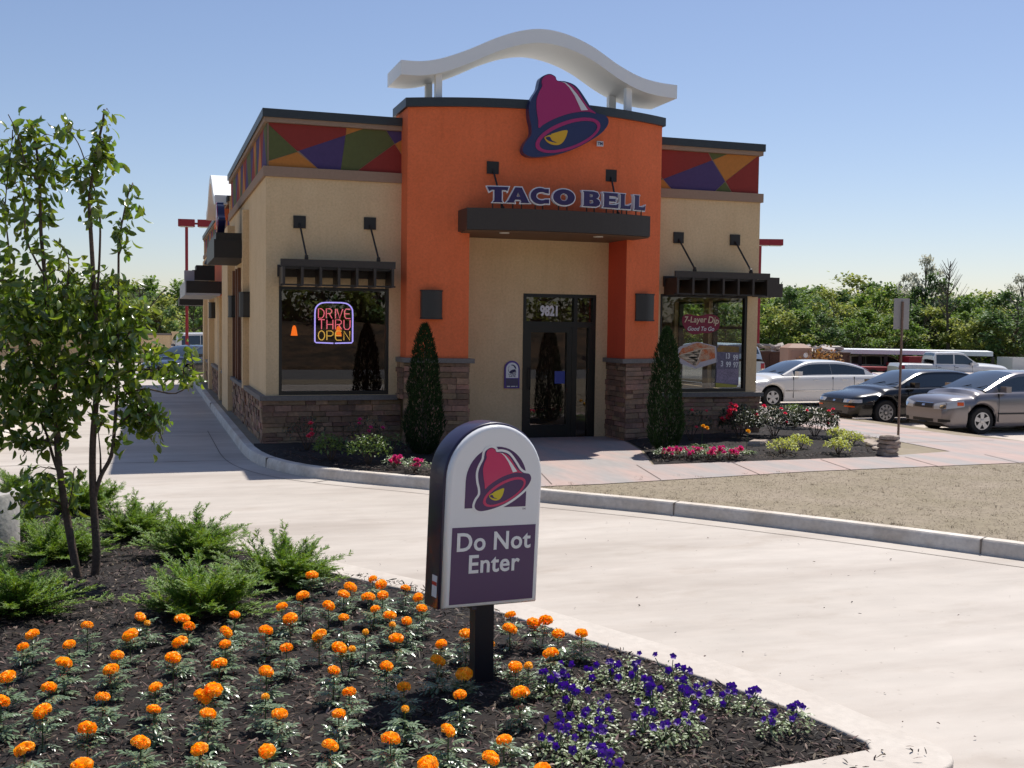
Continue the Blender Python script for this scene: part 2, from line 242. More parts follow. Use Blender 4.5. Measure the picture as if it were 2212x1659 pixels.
# ---------------------------------------------------------------- ground
def gz(x, y):
    d = max(0, math.hypot(max(0, x - 24), max(0, y - 26))); return -.05 - min(1.0, d * .02)
mb = MB(); NX = 60; ext = [-900, -500, -250, -140, -90, -60, -45] + [-40 + i * 4 for i in range(36)] + [112, 130, 160, 220, 320, 500, 900]
ys = [-400, -200, -120, -90] + [-70 + i * 5 for i in range(38)] + [135, 160, 220, 320, 500, 900]
for y in ys:
    for x in ext: mb.v.append((x, y, gz(x, y)))
n = len(ext)
for j in range(len(ys) - 1):
    for i in range(n - 1): mb.f.append((j * n + i, j * n + i + 1, (j + 1) * n + i + 1, (j + 1) * n + i))
mb.mi = [0] * len(mb.f)
m_field = M('field_soil_and_grass', (.20, .165, .085), .95, .2, .15, (.10, .12, .035), .5, 8)
struct('ground', mb, m_field)
# concrete drive
mb = MB(); mb.quad((-4.25, -21, 0), (40, -21, 0), (40, -1, 0), (-4.25, -1, 0)); mb.quad((-4.25, -1, 0), (0, -1, 0), (0, 30, 0), (-4.25, 30, 0)); mb.quad((-9, 30, 0), (9.4, 30, 0), (9.4, 44, 0), (-9, 44, 0))
mb.quad((-12, -21, 0), (-4.25, -21, 0), (-4.25, -4.4, 0), (-12, -4.4, 0))
struct('concrete_drive', mb, m_conc)
m_joint = M('joint_line', (.20, .17, .145), .9)
mb = MB()
def seg(x0, y0, x1, y1, w=.012, z=.004):
    d = Vector((x1 - x0, y1 - y0)).normalized(); nx, ny = -d.y * w, d.x * w
    mb.quad((x0 + nx, y0 + ny, z), (x0 - nx, y0 - ny, z), (x1 - nx, y1 - ny, z), (x1 + nx, y1 + ny, z))
for y in (-1.05, 3.6, 8, 12.4, 17, 22): seg(-4.2, y, -.35, y)
seg(1.87, -14.85, 6, -16.25)
KP = [(-.42, 30), (-.42, 8), (-.40, 0), (-.36, -1.0), (-.24, -1.9), (.02, -2.75), (.44, -3.5), (1.0, -4.15), (1.69, -4.85), (2.8, -6.2), (3.98, -7.5), (5.1, -9.0), (5.95, -10.3), (6.9, -11.9), (7.9, -13.8), (8.6, -16), (8.8, -21)]
KC = [(-.42, 30), (-.42, 20), (-.42, 10), (-.41, 4)] + cr(KP[2:], 5, closed=False)
def offs(path, d):
    out = []
    for i, p in enumerate(path):
        a = Vector(path[max(i - 1, 0)]); b = Vector(path[min(i + 1, len(path) - 1)]); t = (b - a).normalized(); out.append((p[0] - t.y * d, p[1] + t.x * d))
    return out
GU = offs(KC, -.36)
for i in range(3, len(GU) - 1): seg(*GU[i], *GU[i + 1], w=.008)
seg(*offs(KC, -.0)[25], *offs(KC, -.36)[25]); 
struct('drive_joints', mb, m_joint)
# kerb strip
def kerb(path, wd=.17, h=.15, ch=.02):
    k = MB(); P = [path, offs(path, .0), offs(path, .02 + ch), offs(path, wd), offs(path, wd)]; Z = [0, h - .03, h, h, .0]
    P[1] = offs(path, .012)
    vs = []; n = len(path)
    for a, z in zip(P, Z): vs += [(x, y, z) for x, y in a]
    fs = []
    for r in range(4):
        for i in range(n - 1): fs.append((r * n + i, r * n + i + 1, (r + 1) * n + i + 1, (r + 1) * n + i))
    k.add(vs, fs); return k
struct('kerb', kerb(KC), m_kerb, angle=40)
# joints in kerb
mb = MB()
def kj(px, py):
    i = min(range(len(KC)), key=lambda k: (KC[k][0] - px) ** 2 + (KC[k][1] - py) ** 2)
    a = Vector(KC[i]); t = (Vector(KC[min(i + 1, len(KC) - 1)]) - Vector(KC[i - 1])).normalized(); nn = Vector((-t.y, t.x))
    T = Matrix(((t.x, nn.x, 0, a.x), (t.y, nn.y, 0, a.y), (0, 0, 1, 0), (0, 0, 0, 1)))
    mb.box(-.007, .007, -.003, .012, .005, .148, 0, T); mb.box(-.007, .007, .012, .172, .1, .153, 0, T)
for p in [(3.98, -7.5), (5.95, -10.3), (-.2, -2.0), (-.42, 10)]: kj(*p)
struct('kerb_joints', mb, m_joint)
inner = offs(KC, .165)
def flat(name, poly, z, m, **k):
    me = shape_mesh([poly], 0, m, name); me.transform(Matrix.Translation((0, 0, z))); return tag(link(name, me), kind='structure')
# lawn and pads on the raised plot
plot = inner + [(14, -21), (14, -5), (13.4, 30)]
flat('lawn', plot, .142, m_lawn)
walk = [(2.06, -5.02), (2.78, -5.88), (3.76, -5.85), (7.26, -5.36), (11.3, -5.2), (14.2, -5.3), (14.2, -3.3), (13.4, -1.2), (13.4, 30), (11.4, 30), (11.35, 0), (11.45, -1.6), (11.2, -3.6), (9.47, -3.99), (5.3, -4.15), (6.0, -2.2), (6.3, -.9), (6.3, .3), (3.34, .3), (3.34, -.9), (3.2, -4.2), (1.88, -4.80)]
flat('walkway', walk, .150, m_walk)
mb = MB()
for x in (3.2, 4.8, 6.4, 8.0, 9.6, 11.2): seg(x + .25, -4.14, x - .1, -5.75 + .04 * (x - 3), w=.008, z=.154)
for y in (-2.2, -.6, 1, 2.6, 4.2, 5.8): seg(11.4, y, 13.4, y, w=.008, z=.154)
seg(11.3, -5.2, 14.2, -5.3, w=.03, z=.154)
struct('walkway_joints', mb, M('walk_joint', (.16, .12, .10), .9))
def mulchbed(name, poly, z, seed=0, mound=0, n=46, ctr=None):
    xs = [p[0] for p in poly]; ysl = [p[1] for p in poly]; x0, x1, y0, y1 = min(xs), max(xs), min(ysl), max(ysl)
    me = shape_mesh([poly], 0, m_mulch, name)
    import bmesh
    bm = bmesh.new(); bm.from_mesh(me); bmesh.ops.dissolve_limit(bm, angle_limit=.01, verts=bm.verts, edges=bm.edges)
    for i in range(n + 1):
        for ax, lo, hi in ((0, x0, x1), (1, y0, y1)):
            c = lo + (hi - lo) * i / n; co = (c, 0, 0) if ax == 0 else (0, c, 0); no = (1, 0, 0) if ax == 0 else (0, 1, 0)
            bmesh.ops.bisect_plane(bm, geom=bm.verts[:] + bm.edges[:] + bm.faces[:], plane_co=co, plane_no=no)
    edge = {v for e in bm.edges if e.is_boundary for v in e.verts}
    for v in bm.verts:
        d = min(seg_d(v.co.x, v.co.y, poly[i], poly[(i + 1) % len(poly)]) for i in range(len(poly)))
        h = min(1, d / .5)
        v.co.z = z + (mound * h * h * (3 - 2 * h) + .02 * noise.noise((v.co.x * 5, v.co.y * 5, seed)) + .012 * noise.noise((v.co.x * 17, v.co.y * 17, seed))) * (0 if v in edge else 1)
    bm.to_mesh(me); bm.free(); me.polygons.foreach_set('use_smooth', [True] * len(me.polygons))
    return tag(link(name, me), kind='structure')
def seg_d(px, py, a, b):
    ax, ay = a; bx, by = b; dx, dy = bx - ax, by - ay; t = max(0, min(1, ((px - ax) * dx + (py - ay) * dy) / (dx * dx + dy * dy + 1e-9)))
    return math.hypot(px - ax - t * dx, py - ay - t * dy)
def inside(px, py, poly):
    c = False; n = len(poly)
    for i in range(n):
        x0, y0 = poly[i]; x1, y1 = poly[i - 1]
        if (y0 > py) != (y1 > py) and px < (x1 - x0) * (py - y0) / (y1 - y0) + x0: c = not c
    return c
ib = [p for p in inner if -4.95 < p[1] < -.3]
bedL = [(-.2, .02)] + ib + [(3.19, -4.25), (3.33, -1.0), (2.3, -.5), (2.3, .02)]
mulchbed('mulch_bed', bedL, .15, 1, .04, 30)
bedR = [(6.35, -.5), (7.1, -.5), (7.1, .02), (9.55, .02), (9.6, 3.3), (11.25, 3.3), (11.30, -1.2), (10.9, -2.2), (9.75, -3.85), (9.45, -4.0), (5.35, -4.12), (6.02, -2.3), (6.33, -1.0)]
mulchbed('mulch_bed', bedR, .152, 2, .05, 34)
isl = [(-1.0, -9.16), (-.38, -10.2), (.33, -11.3), (.84, -12.4), (1.36, -13.75), (1.54, -14.52), (1.50, -14.62), (1.14, -14.66), (.2, -14.72), (-3, -14.9), (-9, -15), (-9, -4.9), (-4.4, -4.95), (-3.1, -5.35), (-2.25, -6.5), (-1.6, -7.98)]
isl_s = cr(isl[:6], 5, closed=False) + isl[6:12] + cr(isl[12:] + [isl[0]], 4, closed=False)[:-1]
ISL_Z = .13
mulchbed('island_mulch', isl_s, ISL_Z, 3, .06, 110)
ko = offs([(p[0], p[1]) for p in (isl_s[-14:] + isl_s)], -.30)
kp = isl_s[-12:] + [p for p in isl_s if p[1] > -14.5 and p[0] > -1.1][0:] 
path = isl_s[-13:] + isl_s[:25]
path_r = [(-9, -4.6)] + [(-4.4, -4.62), (-2.95, -5.05), (-2.0, -6.3), (-1.32, -7.85), (-.72, -9.05), (-.1, -10.1), (.6, -11.2), (1.11, -12.3), (1.6, -13.55), (1.79, -14.45), (1.83, -14.66), (1.79, -14.82), (1.62, -14.92), (1.2, -14.96), (.2, -15.02), (-3, -15.2), (-9, -15.3)]
path_r = [path_r[0]] + cr(path_r[1:], 5, closed=False)
path_r = path_r[::-1]
me = shape_mesh([path_r, isl_s], .124, M('lit_bed_kerb_concrete', (.60, .54, .47), .8, .06, 2.5, (.52, .455, .39), .3, 60), 'island_kerb', .013); me.transform(Matrix.Translation((0, 0, .075))); tag(link('island_kerb', me), kind='structure')  # drive concrete tone made brighter, the lit kerb edge put into its colour
mb = MB()
# parking lot right of the building, painted lines
mb.quad((13.42, -3, .012), (60, -3, .012), (60, 30, .012), (13.42, 30, .012))
struct('parking_lot', mb, M('parking_concrete', (.58, .50, .43), .8, .07, .5, (.50, .42, .36), .2, 80))
mb = MB()
for y in (-2.2, .95, 4.1, 7.25, 10.2): mb.box(13.6, 19.2, y - .06, y + .06, .013, .018)
mb.quad((13.43, -3, .019), (13.6, -3, .019), (13.6, 14, .019), (13.43, 14, .019))
struct('parking_lines', mb, M('white_line_paint', (.75, .74, .7), .7, .1, 9))
for i, (x, y) in enumerate([(14.0, 8.8), (14.0, 3.0), (14.0, -.5)]): pass
mb = MB()
mb.quad((19.6, -3, .02), (60, -3, .02), (60, 24, .02), (19.6, 24, .02))
struct('parking_aisle', mb, M('asphalt_lot', (.24, .225, .205), .9, .1, 1, (.30, .28, .25)))
# left kerb of the drive lane
LK = [(-4.25, 30), (-4.25, 12), (-4.3, 2), (-4.5, -1.5), (-5.2, -3.6), (-7, -4.4), (-12, -4.5)]
LKs = [(-4.25, 30), (-4.25, 20), (-4.25, 12)] + cr(LK[2:], 5, closed=False)
struct('lane_kerb', kerb(LKs[::-1], .17), m_kerb, angle=40)
flat('soil_verge', [(p[0] - .165, p[1]) for p in LKs] + [(-60, -4.3), (-60, 60), (-4.4, 60)], .13, M('tan_soil', (.30, .225, .14), .95, .2, 1.5, (.22, .17, .10), .6, 30))
# street, verge and earth bank behind the camera (seen in the window reflections)
mb = MB(); mb.quad((-120, -34, .004), (120, -34, .004), (120, -24.5, .004), (-120, -24.5, .004)); struct('street', mb, M('street_asphalt', (.16, .155, .15), .9, .1, 1))
mb = MB(); mb.quad((-120, -24.5, .01), (120, -24.5, .01), (120, -21, .01), (-120, -21, .01)); struct('street_verge', mb, m_lawn)
mb = MB(); NB = 70
for j, (y, z) in enumerate([(-34.2, .0), (-34.3, .15), (-37, .6), (-41, 1.6), (-46, 2.3), (-60, 2.6)]):
    for i in range(NB):
        x = -90 + 180 * i / (NB - 1); h = 0 if j < 2 else .5 * noise.noise((x * .25, y * .3, 3)) + .35 * noise.noise((x * .8, y * .8, 5)); mb.v.append((x, y, max(0.02 * j, z + h)))
for j in range(5):
    for i in range(NB - 1): mb.f.append((j * NB + i, j * NB + i + 1, (j + 1) * NB + i + 1, (j + 1) * NB + i))
mb.mi = [0] * len(mb.f); struct('earth_bank', mb, M('brown_earth', (.11, .065, .035), .95, .5, .8, (.04, .03, .018), 1, 3, contrast=2))

# mulch chips
def chips(name, poly, n, z, rgn, label, seed=1, lmin=.02, lmax=.07):
    rd = random.Random(seed); mb = MB(); x0, x1, y0, y1 = rgn; c = 0
    while c < n:
        x = rd.uniform(x0, x1); y = y0 + (y1 - y0) * rd.random() ** 1.25
        if not inside(x, y, poly): continue
        l = rd.uniform(lmin, lmax) * .5; wd = rd.uniform(.002, .007); a = rd.uniform(0, PI); tl = rd.gauss(0, .35); rl = rd.gauss(0, .5)
        T = Matrix.Translation((x, y, z(x, y) + rd.uniform(.002, .022))) @ Matrix.Rotation(a, 4, 'Z') @ Matrix.Rotation(tl, 4, 'Y') @ Matrix.Rotation(rl, 4, 'X')
        mb.add([T @ Vector(v) for v in ((-l, -wd * .4, 0), (0, -wd, .002), (l, -wd * .3, 0), (l, wd * .3, 0), (0, wd, .003), (-l, wd * .5, 0))], [(0, 1, 4, 5), (1, 2, 3, 4)]); c += 1
    return tag(mb.build(name, m_chip), label, 'mulch', kind='stuff')
def islz(x, y):
    d = min(seg_d(x, y, isl_s[i], isl_s[(i + 1) % len(isl_s)]) for i in range(0, len(isl_s))); h = min(1, d / .5)
    return ISL_Z + .06 * h * h * (3 - 2 * h)
def fastz(x, y): return ISL_Z + .055 if (x < 1.0 - (y + 14) * .25 and x < .6) else islz(x, y)
chips('bark_chips', isl_s, 26000, fastz, (-3.6, 1.6, -14.8, -5), 'dark shredded bark mulch covering the flower island in front', 1)
chips('bark_chips', bedR, 3500, lambda x, y: .185, (5.3, 11.3, -4.1, 3.0), 'dark bark mulch in the bed right of the entrance walk', 2, .03, .09)
chips('bark_chips', bedL, 2500, lambda x, y: .18, (-.2, 3.2, -5, -1.2), 'dark bark mulch in the bed left of the entrance', 3, .03, .09)
m_pale = M('pale_bark_chip', (.26, .19, .145), .7, island=.5); m_chip_, m_chip = m_chip, m_pale
chips('pale_bark_chips', isl_s, 1900, lambda x, y: fastz(x, y) + .008, (-3.4, 1.5, -14.7, -6), 'scattered paler bark shreds on top of the dark mulch', 4, .012, .05)
spill = [(1.50, -14.3), (1.78, -14.6), (1.72, -14.85), (1.2, -14.9), (.4, -14.95), (.4, -14.75), (1.3, -14.68)]
m_chip = m_chip_
chips('spilled_bark', spill, 28, lambda x, y: .152, (.4, 1.8, -14.95, -14.3), 'a few bark bits spilled on the kerb at the corner of the bed', 6, .015, .05)
chips('spilled_bark', [(1.8, -15.5), (8, -15.5), (5, -7), (1.2, -7.5), (-.2, -9)], 110, lambda x, y: .004, (-.2, 8, -15.5, -7), 'tiny dark specks of litter scattered on the concrete drive', 7, .008, .03)
# dry lawn blades
rd = random.Random(5); mb = MB(); c = 0
while c < 42000:
    x = rd.uniform(2.2, 12.5); y = rd.uniform(-12.5, -5.3)
    if not inside(x, y, plot) or inside(x, y, walk): continue
    h = rd.uniform(.006, .018); a = rd.uniform(0, PI); dx, dy = math.cos(a) * .003, math.sin(a) * .003; lx, ly = rd.gauss(0, .03), rd.gauss(0, .03)
    mb.add([(x - dx, y - dy, .142), (x + dx, y + dy, .142), (x + lx, y + ly, .142 + h)], [(0, 1, 2)]); c += 1
while c < 42000 + 3000:      # scruffy tufts and a ragged edge along kerb and walk
    q = rd.random()
    if q < .5: i = rd.randrange(30, len(KC) - 3); cx_, cy_ = offs(KC, .15)[i]; cx_ += rd.gauss(0, .15); cy_ += rd.gauss(0, .15)
    else: cx_ = rd.uniform(3, 12); cy_ = rd.uniform(-11, -5.25)
    if not inside(cx_, cy_, plot): continue
    for k in range(12):
        x = cx_ + rd.gauss(0, .03); y = cy_ + rd.gauss(0, .03); a = rd.uniform(0, PI); dx, dy = math.cos(a) * .003, math.sin(a) * .003
        mb.add([(x - dx, y - dy, .142), (x + dx, y + dy, .142), (x + rd.gauss(0, .03), y + rd.gauss(0, .03), .142 + rd.uniform(.015, .04))], [(0, 1, 2)]); c += 1
tag(mb.build('grass_blades', m_blade), 'short straw coloured dormant grass on the lawn by the kerb', 'grass', kind='stuff')
# ---------------------------------------------------------------- restaurant building
BW = 9.52
bld = thing('restaurant_building', 'beige and orange stucco restaurant with stone base and coloured triangle frieze', 'building')
def Yb(x): return -.47 - .62 * (1 - ((x - 4.74) / 2.4) ** 2)
T0, T1 = 2.34, 7.14; L0, L1 = 3.34, 6.31
# walls with openings
def wall_panel(mb, a, b, z0, z1, holes, mi=0, th=.2, axis='x', at=0, sgn=1):
    # axis x: wall along x at Y=at, thickness to at+sgn*th ; holes (u0,u1,z0,z1)
    us = sorted({a, b, *[h[0] for h in holes], *[h[1] for h in holes]}); zs = sorted({z0, z1, *[h[2] for h in holes], *[h[3] for h in holes]})
    for u0, u1 in zip(us, us[1:]):
        for w0, w1 in zip(zs, zs[1:]):
            uc, wc = (u0 + u1) / 2, (w0 + w1) / 2
            if uc < a or uc > b or wc < z0 or wc > z1: continue
            if any(h[0] < uc < h[1] and h[2] < wc < h[3] for h in holes): continue
            lo, hi = sorted((at, at + sgn * th))
            if axis == 'x': mb.box(u0, u1, lo, hi, w0, w1, mi)
            else: mb.box(lo, hi, u0, u1, w0, w1, mi)
W1 = (.22, 2.13, .975, 2.84); W2 = (7.40, 9.29, .975, 2.86); DR = (4.63, 6.07, .15, 2.81)
mb = MB(); wall_panel(mb, 0, BW, .0, 4.69, [W1, W2, DR])
RWIN = [(.25, 1.62, .975, 2.8), (1.86, 3.2, .975, 2.8), (4.4, 6.4, .975, 2.8)]
LWIN = [(3.75, 5.35, .75, 2.95), (6.2, 6.9, .975, 2.8)]
wall_panel(mb, .2, 8.8, 0, 4.69, LWIN, axis='y', at=0, sgn=1)
wall_panel(mb, .2, 8.8, 0, 4.69, RWIN, axis='y', at=BW, sgn=-1)
mb.box(0, BW, 8.8, 9.0, 0, 5.3)
mb.box(0, .2, 9.0, 22.4, 0, 4.5); mb.box(BW - .2, BW, 9.0, 22.4, 0, 4.5); mb.box(0, BW, 22.4, 22.6, 0, 5.3)
for (a, b) in [(7.25, 9.4)]: mb.box(-.16, 0, a, b, .15, 4.45)
mb.box(-.14, 0, 10.9, 11.3, .15, 2.9); mb.box(-.16, 0, 15.8, 16.6, .15, 4.3)
mb.box(-.12, 0, 3.38, 3.62, .9, 4.45)
mb.box(-.14, 0, 19.6, 20.4, .15, 4.3)
mb.build('wall', m_beige, bld)
mb = MB(); mb.box(.2, BW - .2, .2, 8.8, 5.1, 5.2); mb.box(.2, BW - .2, 9.0, 22.4, 4.8, 4.9); mb.build_each('roof', m_roof, bld)
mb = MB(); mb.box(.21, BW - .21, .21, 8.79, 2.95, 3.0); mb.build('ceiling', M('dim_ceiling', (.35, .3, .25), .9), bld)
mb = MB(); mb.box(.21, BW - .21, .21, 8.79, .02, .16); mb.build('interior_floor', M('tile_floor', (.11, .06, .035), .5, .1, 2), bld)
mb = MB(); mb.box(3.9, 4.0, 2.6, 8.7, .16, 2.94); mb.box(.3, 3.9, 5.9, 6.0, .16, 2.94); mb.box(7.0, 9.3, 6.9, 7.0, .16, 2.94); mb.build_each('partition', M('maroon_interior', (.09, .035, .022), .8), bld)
# frieze: backing, triangles, trims, coping
mb = MB()
mb.box(.03, T0 - .002, .03, .18, 4.86, 5.60); mb.box(T1 + .002, BW - .03, .03, .18, 4.86, 5.60); mb.box(.03, .18, .18, 8.8, 4.86, 5.60); mb.box(BW - .18, BW - .03, .18, 8.8, 4.86, 5.6); mb.box(.03, .18, 9, 22.4, 4.62, 5.14)
mb.build_each('frieze_backing', m_trim, bld)
fr_r = M('frieze_red', (.29, .036, .027), .9, .06, 3, None, .3, 150); fr_g = M('frieze_green', (.115, .125, .04), .9, .06, 3, None, .3, 150); fr_y = M('frieze_amber', (.54, .20, .04), .9, .06, 3, None, .3, 150); fr_p = M('frieze_purple', (.08, .05, .145), .9, .06, 3, None, .3, 150)
FM = {'r': fr_r, 'g': fr_g, 'y': fr_y, 'p': fr_p}
def fpix(L, x0, x1, X0, X1, ytl, ytr, ybl, ybr, Z0, Z1):
    out = []
    for c, P in L:
        q = []
        for px, py in P:
            u = (px - x0) / (x1 - x0); yt = ytl + (ytr - ytl) * u; yb = ybl + (ybr - ybl) * u; q.append((X0 + (X1 - X0) * max(0, min(1, u)), Z1 + (Z0 - Z1) * max(0, min(1, (py - yt) / (yb - yt)))))
        out.append((c, q))
    return out
FL = fpix([('g', [(100, 180), (525, 620), (100, 770)]), ('r', [(100, 150), (1262, 215), (1255, 340), (560, 600), (525, 610), (100, 190)]), ('y', [(1265, 215), (1520, 235), (1258, 335)]), ('p', [(1250, 345), (1180, 915), (840, 900), (545, 605)]), ('y', [(525, 625), (820, 885), (100, 860), (100, 780)]),
           ('g', [(1255, 340), (1520, 240), (1880, 262), (2010, 475), (1440, 915), (1182, 905)]), ('p', [(1885, 262), (2125, 270), (2125, 410), (2018, 472)]), ('y', [(2022, 480), (2125, 415), (2125, 640)]), ('r', [(2015, 482), (2125, 650), (2125, 965), (1450, 915)])],
          100, 2125, .05, 2.34, 150, 275, 860, 960, 4.865, 5.595)
FRt = fpix([('r', [(130, 250), (1100, 330), (1165, 480), (350, 870), (130, 565)]), ('g', [(130, 575), (340, 875), (130, 965)]), ('y', [(130, 970), (345, 880), (485, 1075), (130, 1050)]), ('p', [(355, 872), (1170, 482), (1400, 920), (1230, 1120), (495, 1085)]), ('g', [(1110, 330), (1420, 350), (1180, 475)]),
            ('y', [(1185, 475), (1430, 355), (1950, 395), (1405, 912)]), ('g', [(1400, 930), (1510, 1140), (1240, 1120)]), ('r', [(1410, 915), (1955, 400), (1985, 400), (1975, 1170), (1520, 1140)])], 130, 1980, 7.14, 9.48, 250, 395, 1050, 1175, 4.865, 5.595)
mbs = {k: MB() for k in FM}
def ftri(c, poly, plane, at):
    if plane == 'x': P = [(u, at, z) for u, z in poly]
    else: P = [(at, u, z) for u, z in poly]
    mbs[c].add(P, [tuple(range(len(P)))])
for c, p in FL + FRt: ftri(c, p, 'x', .022)
def band(y0, y1, z0, z1, at, seed):
    rd = random.Random(seed); y = y0; k = 0; cols = 'gprypgyrpg'; up = True; a = (y0, y0)
    while a[0] < y1 or a[1] < y1:
        if up: b = (min(y1, max(a[0], a[1] - .4) + rd.uniform(.5, .9)), a[1])
        else: b = (a[0], min(y1, max(a[1], a[0] - .4) + rd.uniform(.5, .9)))
        c = cols[k % len(cols)]; k += 1
        P = [(a[0], z1), (b[0], z1), (b[1], z0)] if up else [(a[0], z1), (b[1], z0), (a[1], z0)]
        ftri(c, P, 'y', at); a = b; up = not up
        if k > 60: break
band(.06, 8.78, 4.865, 5.595, .022, 3); band(9.05, 22.3, 4.62, 5.14, .022, 8); band(.06, 8.78, 4.865, 5.595, BW - .022, 4)
for k, b in mbs.items(): b.build_each('frieze_panel', FM[k], bld)
mb = MB()   # trims
for z0, z1, o in ((4.69, 4.86, .045), (5.60, 5.68, .03)):
    mb.box(-o, T0 - .004, -o, .2, z0, z1); mb.box(T1 + .004, BW + o, -o, .2, z0, z1); mb.box(-o, .2, .2, 8.8, z0, z1); mb.box(BW - .2, BW + o, .2, 8.8, z0, z1)
mb.box(-.04, .2, 9.0, 22.4, 4.5, 4.62); mb.box(-.03, .2, 9.0, 22.4, 5.14, 5.2)
mb.build_each('frieze_trim', m_trim, bld)
mb = MB()
mb.box(-.06, T0 - .006, -.06, .3, 5.68, 5.82); mb.box(T1 + .006, BW + .06, -.06, .3, 5.68, 5.82); mb.box(-.06, .3, .3, 8.86, 5.68, 5.82); mb.box(BW - .3, BW + .06, .3, 8.86, 5.68, 5.82); mb.box(.3, BW - .3, 8.6, 8.86, 5.68, 5.82)
mb.box(-.06, .3, 8.87, 22.46, 5.2, 5.33); mb.box(.3, BW + .06, 22.2, 22.46, 5.2, 5.33)
mb.build_each('parapet_coping', m_cap, bld)
# curved entrance tower
TZ = 5.93
def tower_ring(off, xa=T0, xb=T1, n=24): return [(xa - off + (xb - xa + 2 * off) * i / n, Yb(xa + (xb - xa) * i / n) - off) for i in range(n + 1)]
mb = MB(); fr = tower_ring(0)
xs = sorted(set([p[0] for p in fr] + [L0, L1])); 
for xa, xb in zip(xs, xs[1:]):
    z0 = 3.84 if (xa >= L0 - 1e-6 and xb <= L1 + 1e-6) else 1.6
    mb.quad((xa, Yb(xa), z0), (xb, Yb(xb), z0), (xb, Yb(xb), TZ), (xa, Yb(xa), TZ))
mb.quad((T0, .5, 1.6), (T0, Yb(T0), 1.6), (T0, Yb(T0), TZ), (T0, .5, TZ)); mb.quad((T1, Yb(T1), 1.6), (T1, .5, 1.6), (T1, .5, TZ), (T1, Yb(T1), TZ))
mb.quad((T0, .5, 4.7), (T1, .5, 4.7), (T1, .5, TZ), (T0, .5, TZ))
mb.build('tower_wall', m_orange, bld)
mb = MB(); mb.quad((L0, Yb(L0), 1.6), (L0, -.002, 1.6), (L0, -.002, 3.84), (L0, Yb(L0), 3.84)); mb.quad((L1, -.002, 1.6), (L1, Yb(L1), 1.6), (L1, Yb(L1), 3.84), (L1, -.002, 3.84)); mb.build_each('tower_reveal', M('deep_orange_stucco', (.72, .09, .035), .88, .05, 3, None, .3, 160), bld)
mb = MB(); r0 = tower_ring(.05); n = len(r0)
ring = r0 + [(T1 + .05, .55), (T0 - .05, .55)]
mb.prism(ring, TZ, TZ + .15); mb.build('tower_coping', m_cap, bld)
mb = MB(); mb.prism([(x, Yb(x) + .01) for x in [L0 + .005 + (L1 - L0 - .01) * i / 12 for i in range(13)]] + [(L1 - .005, -.01), (L0 + .005, -.01)], 3.842, 3.855); mb.build('tower_soffit', m_soffit, bld)
# stacked stone
def stones(mb, u0, u1, z0, z1, place, seed, rh=(.065, .115)):
    rd = random.Random(seed); z = z0
    while z < z1 - .01:
        h = min(rd.uniform(*rh), z1 - z)
        if z1 - z - h < .04: h = z1 - z
        u = u0
        while u < u1 - .005:
            l = rd.uniform(.14, .46); 
            if u1 - u - l < .1: l = u1 - u
            d = rd.uniform(.05, .085); g = .004
            j = lambda: rd.uniform(-.004, .004)
            vs = [place(a + j(), b + j(), c) for c in (0, d) for b in (z + g, z + h - g) for a in (u + g, u + l - g)]
            mb.add(vs, [(4, 5, 7, 6), (0, 1, 5, 4), (2, 6, 7, 3), (0, 4, 6, 2), (1, 3, 7, 5)]); u += l
        z += h
mb = MB()
stones(mb, -.06, T0, .02, .89, lambda u, z, d: (u, -d, z), 1)
stones(mb, T1, BW + .06, .02, .89, lambda u, z, d: (u, -d, z), 2)
for (a, b) in ((-.06, 3.3), (3.7, 7.2), (9.5, 10.8), (11.4, 15.7), (16.7, 19.5), (20.5, 22.4)): stones(mb, a, b, .02, .89, lambda u, z, d: (-d, u, z), int(a * 10) + 3)
stones(mb, -.06, 8.8, .02, .89, lambda u, z, d: (BW + d, u, z), 9)
for a, b, s in ((T0 - .05, L0 + .0, 5), (L1, T1 + .05, 6)):
    stones(mb, a, b, .02, 1.56, lambda u, z, d: (u, Yb(min(max(u, T0), T1)) - d, z), s)
stones(mb, Yb(T0) - .03, 0, .92, 1.56, lambda u, z, d: (T0 - d, u, z), 7); stones(mb, Yb(T1) - .03, 0, .92, 1.56, lambda u, z, d: (T1 + d, u, z), 8)
stones(mb, Yb(L0) - .03, 0, .02, 1.56, lambda u, z, d: (L0 + d - .05, u, z), 17); stones(mb, Yb(L1) - .03, 0, .02, 1.56, lambda u, z, d: (L1 - d + .05, u, z), 18)
mb.build('stone_base', m_stone, bld)
mb = MB()
mb.box(-.11, T0 - .07, -.115, .0, .885, .965); mb.box(T1 + .07, BW + .11, -.115, 0, .885, .965)
for (a, b) in ((-.0, 3.3), (3.7, 7.2), (9.5, 10.8), (11.4, 15.7), (16.7, 19.5), (20.5, 22.4)): mb.box(-.11, 0, a, b, .885, .965)
mb.box(BW, BW + .11, 0, 8.8, .885, .965)
for a, b in ((T0, L0), (L1, T1)):
    N_ = 8; o = .11
    f1 = [(a - o * .8 + (b - a + 1.6 * o) * i / N_, Yb(a + (b - a) * i / N_) - o) for i in range(N_ + 1)]
    mb.prism(f1 + [(b + o * .8, -.001), (a - o * .8, -.001)], 1.56, 1.64)
mb.build_each('stone_ledge', m_ledge, bld)
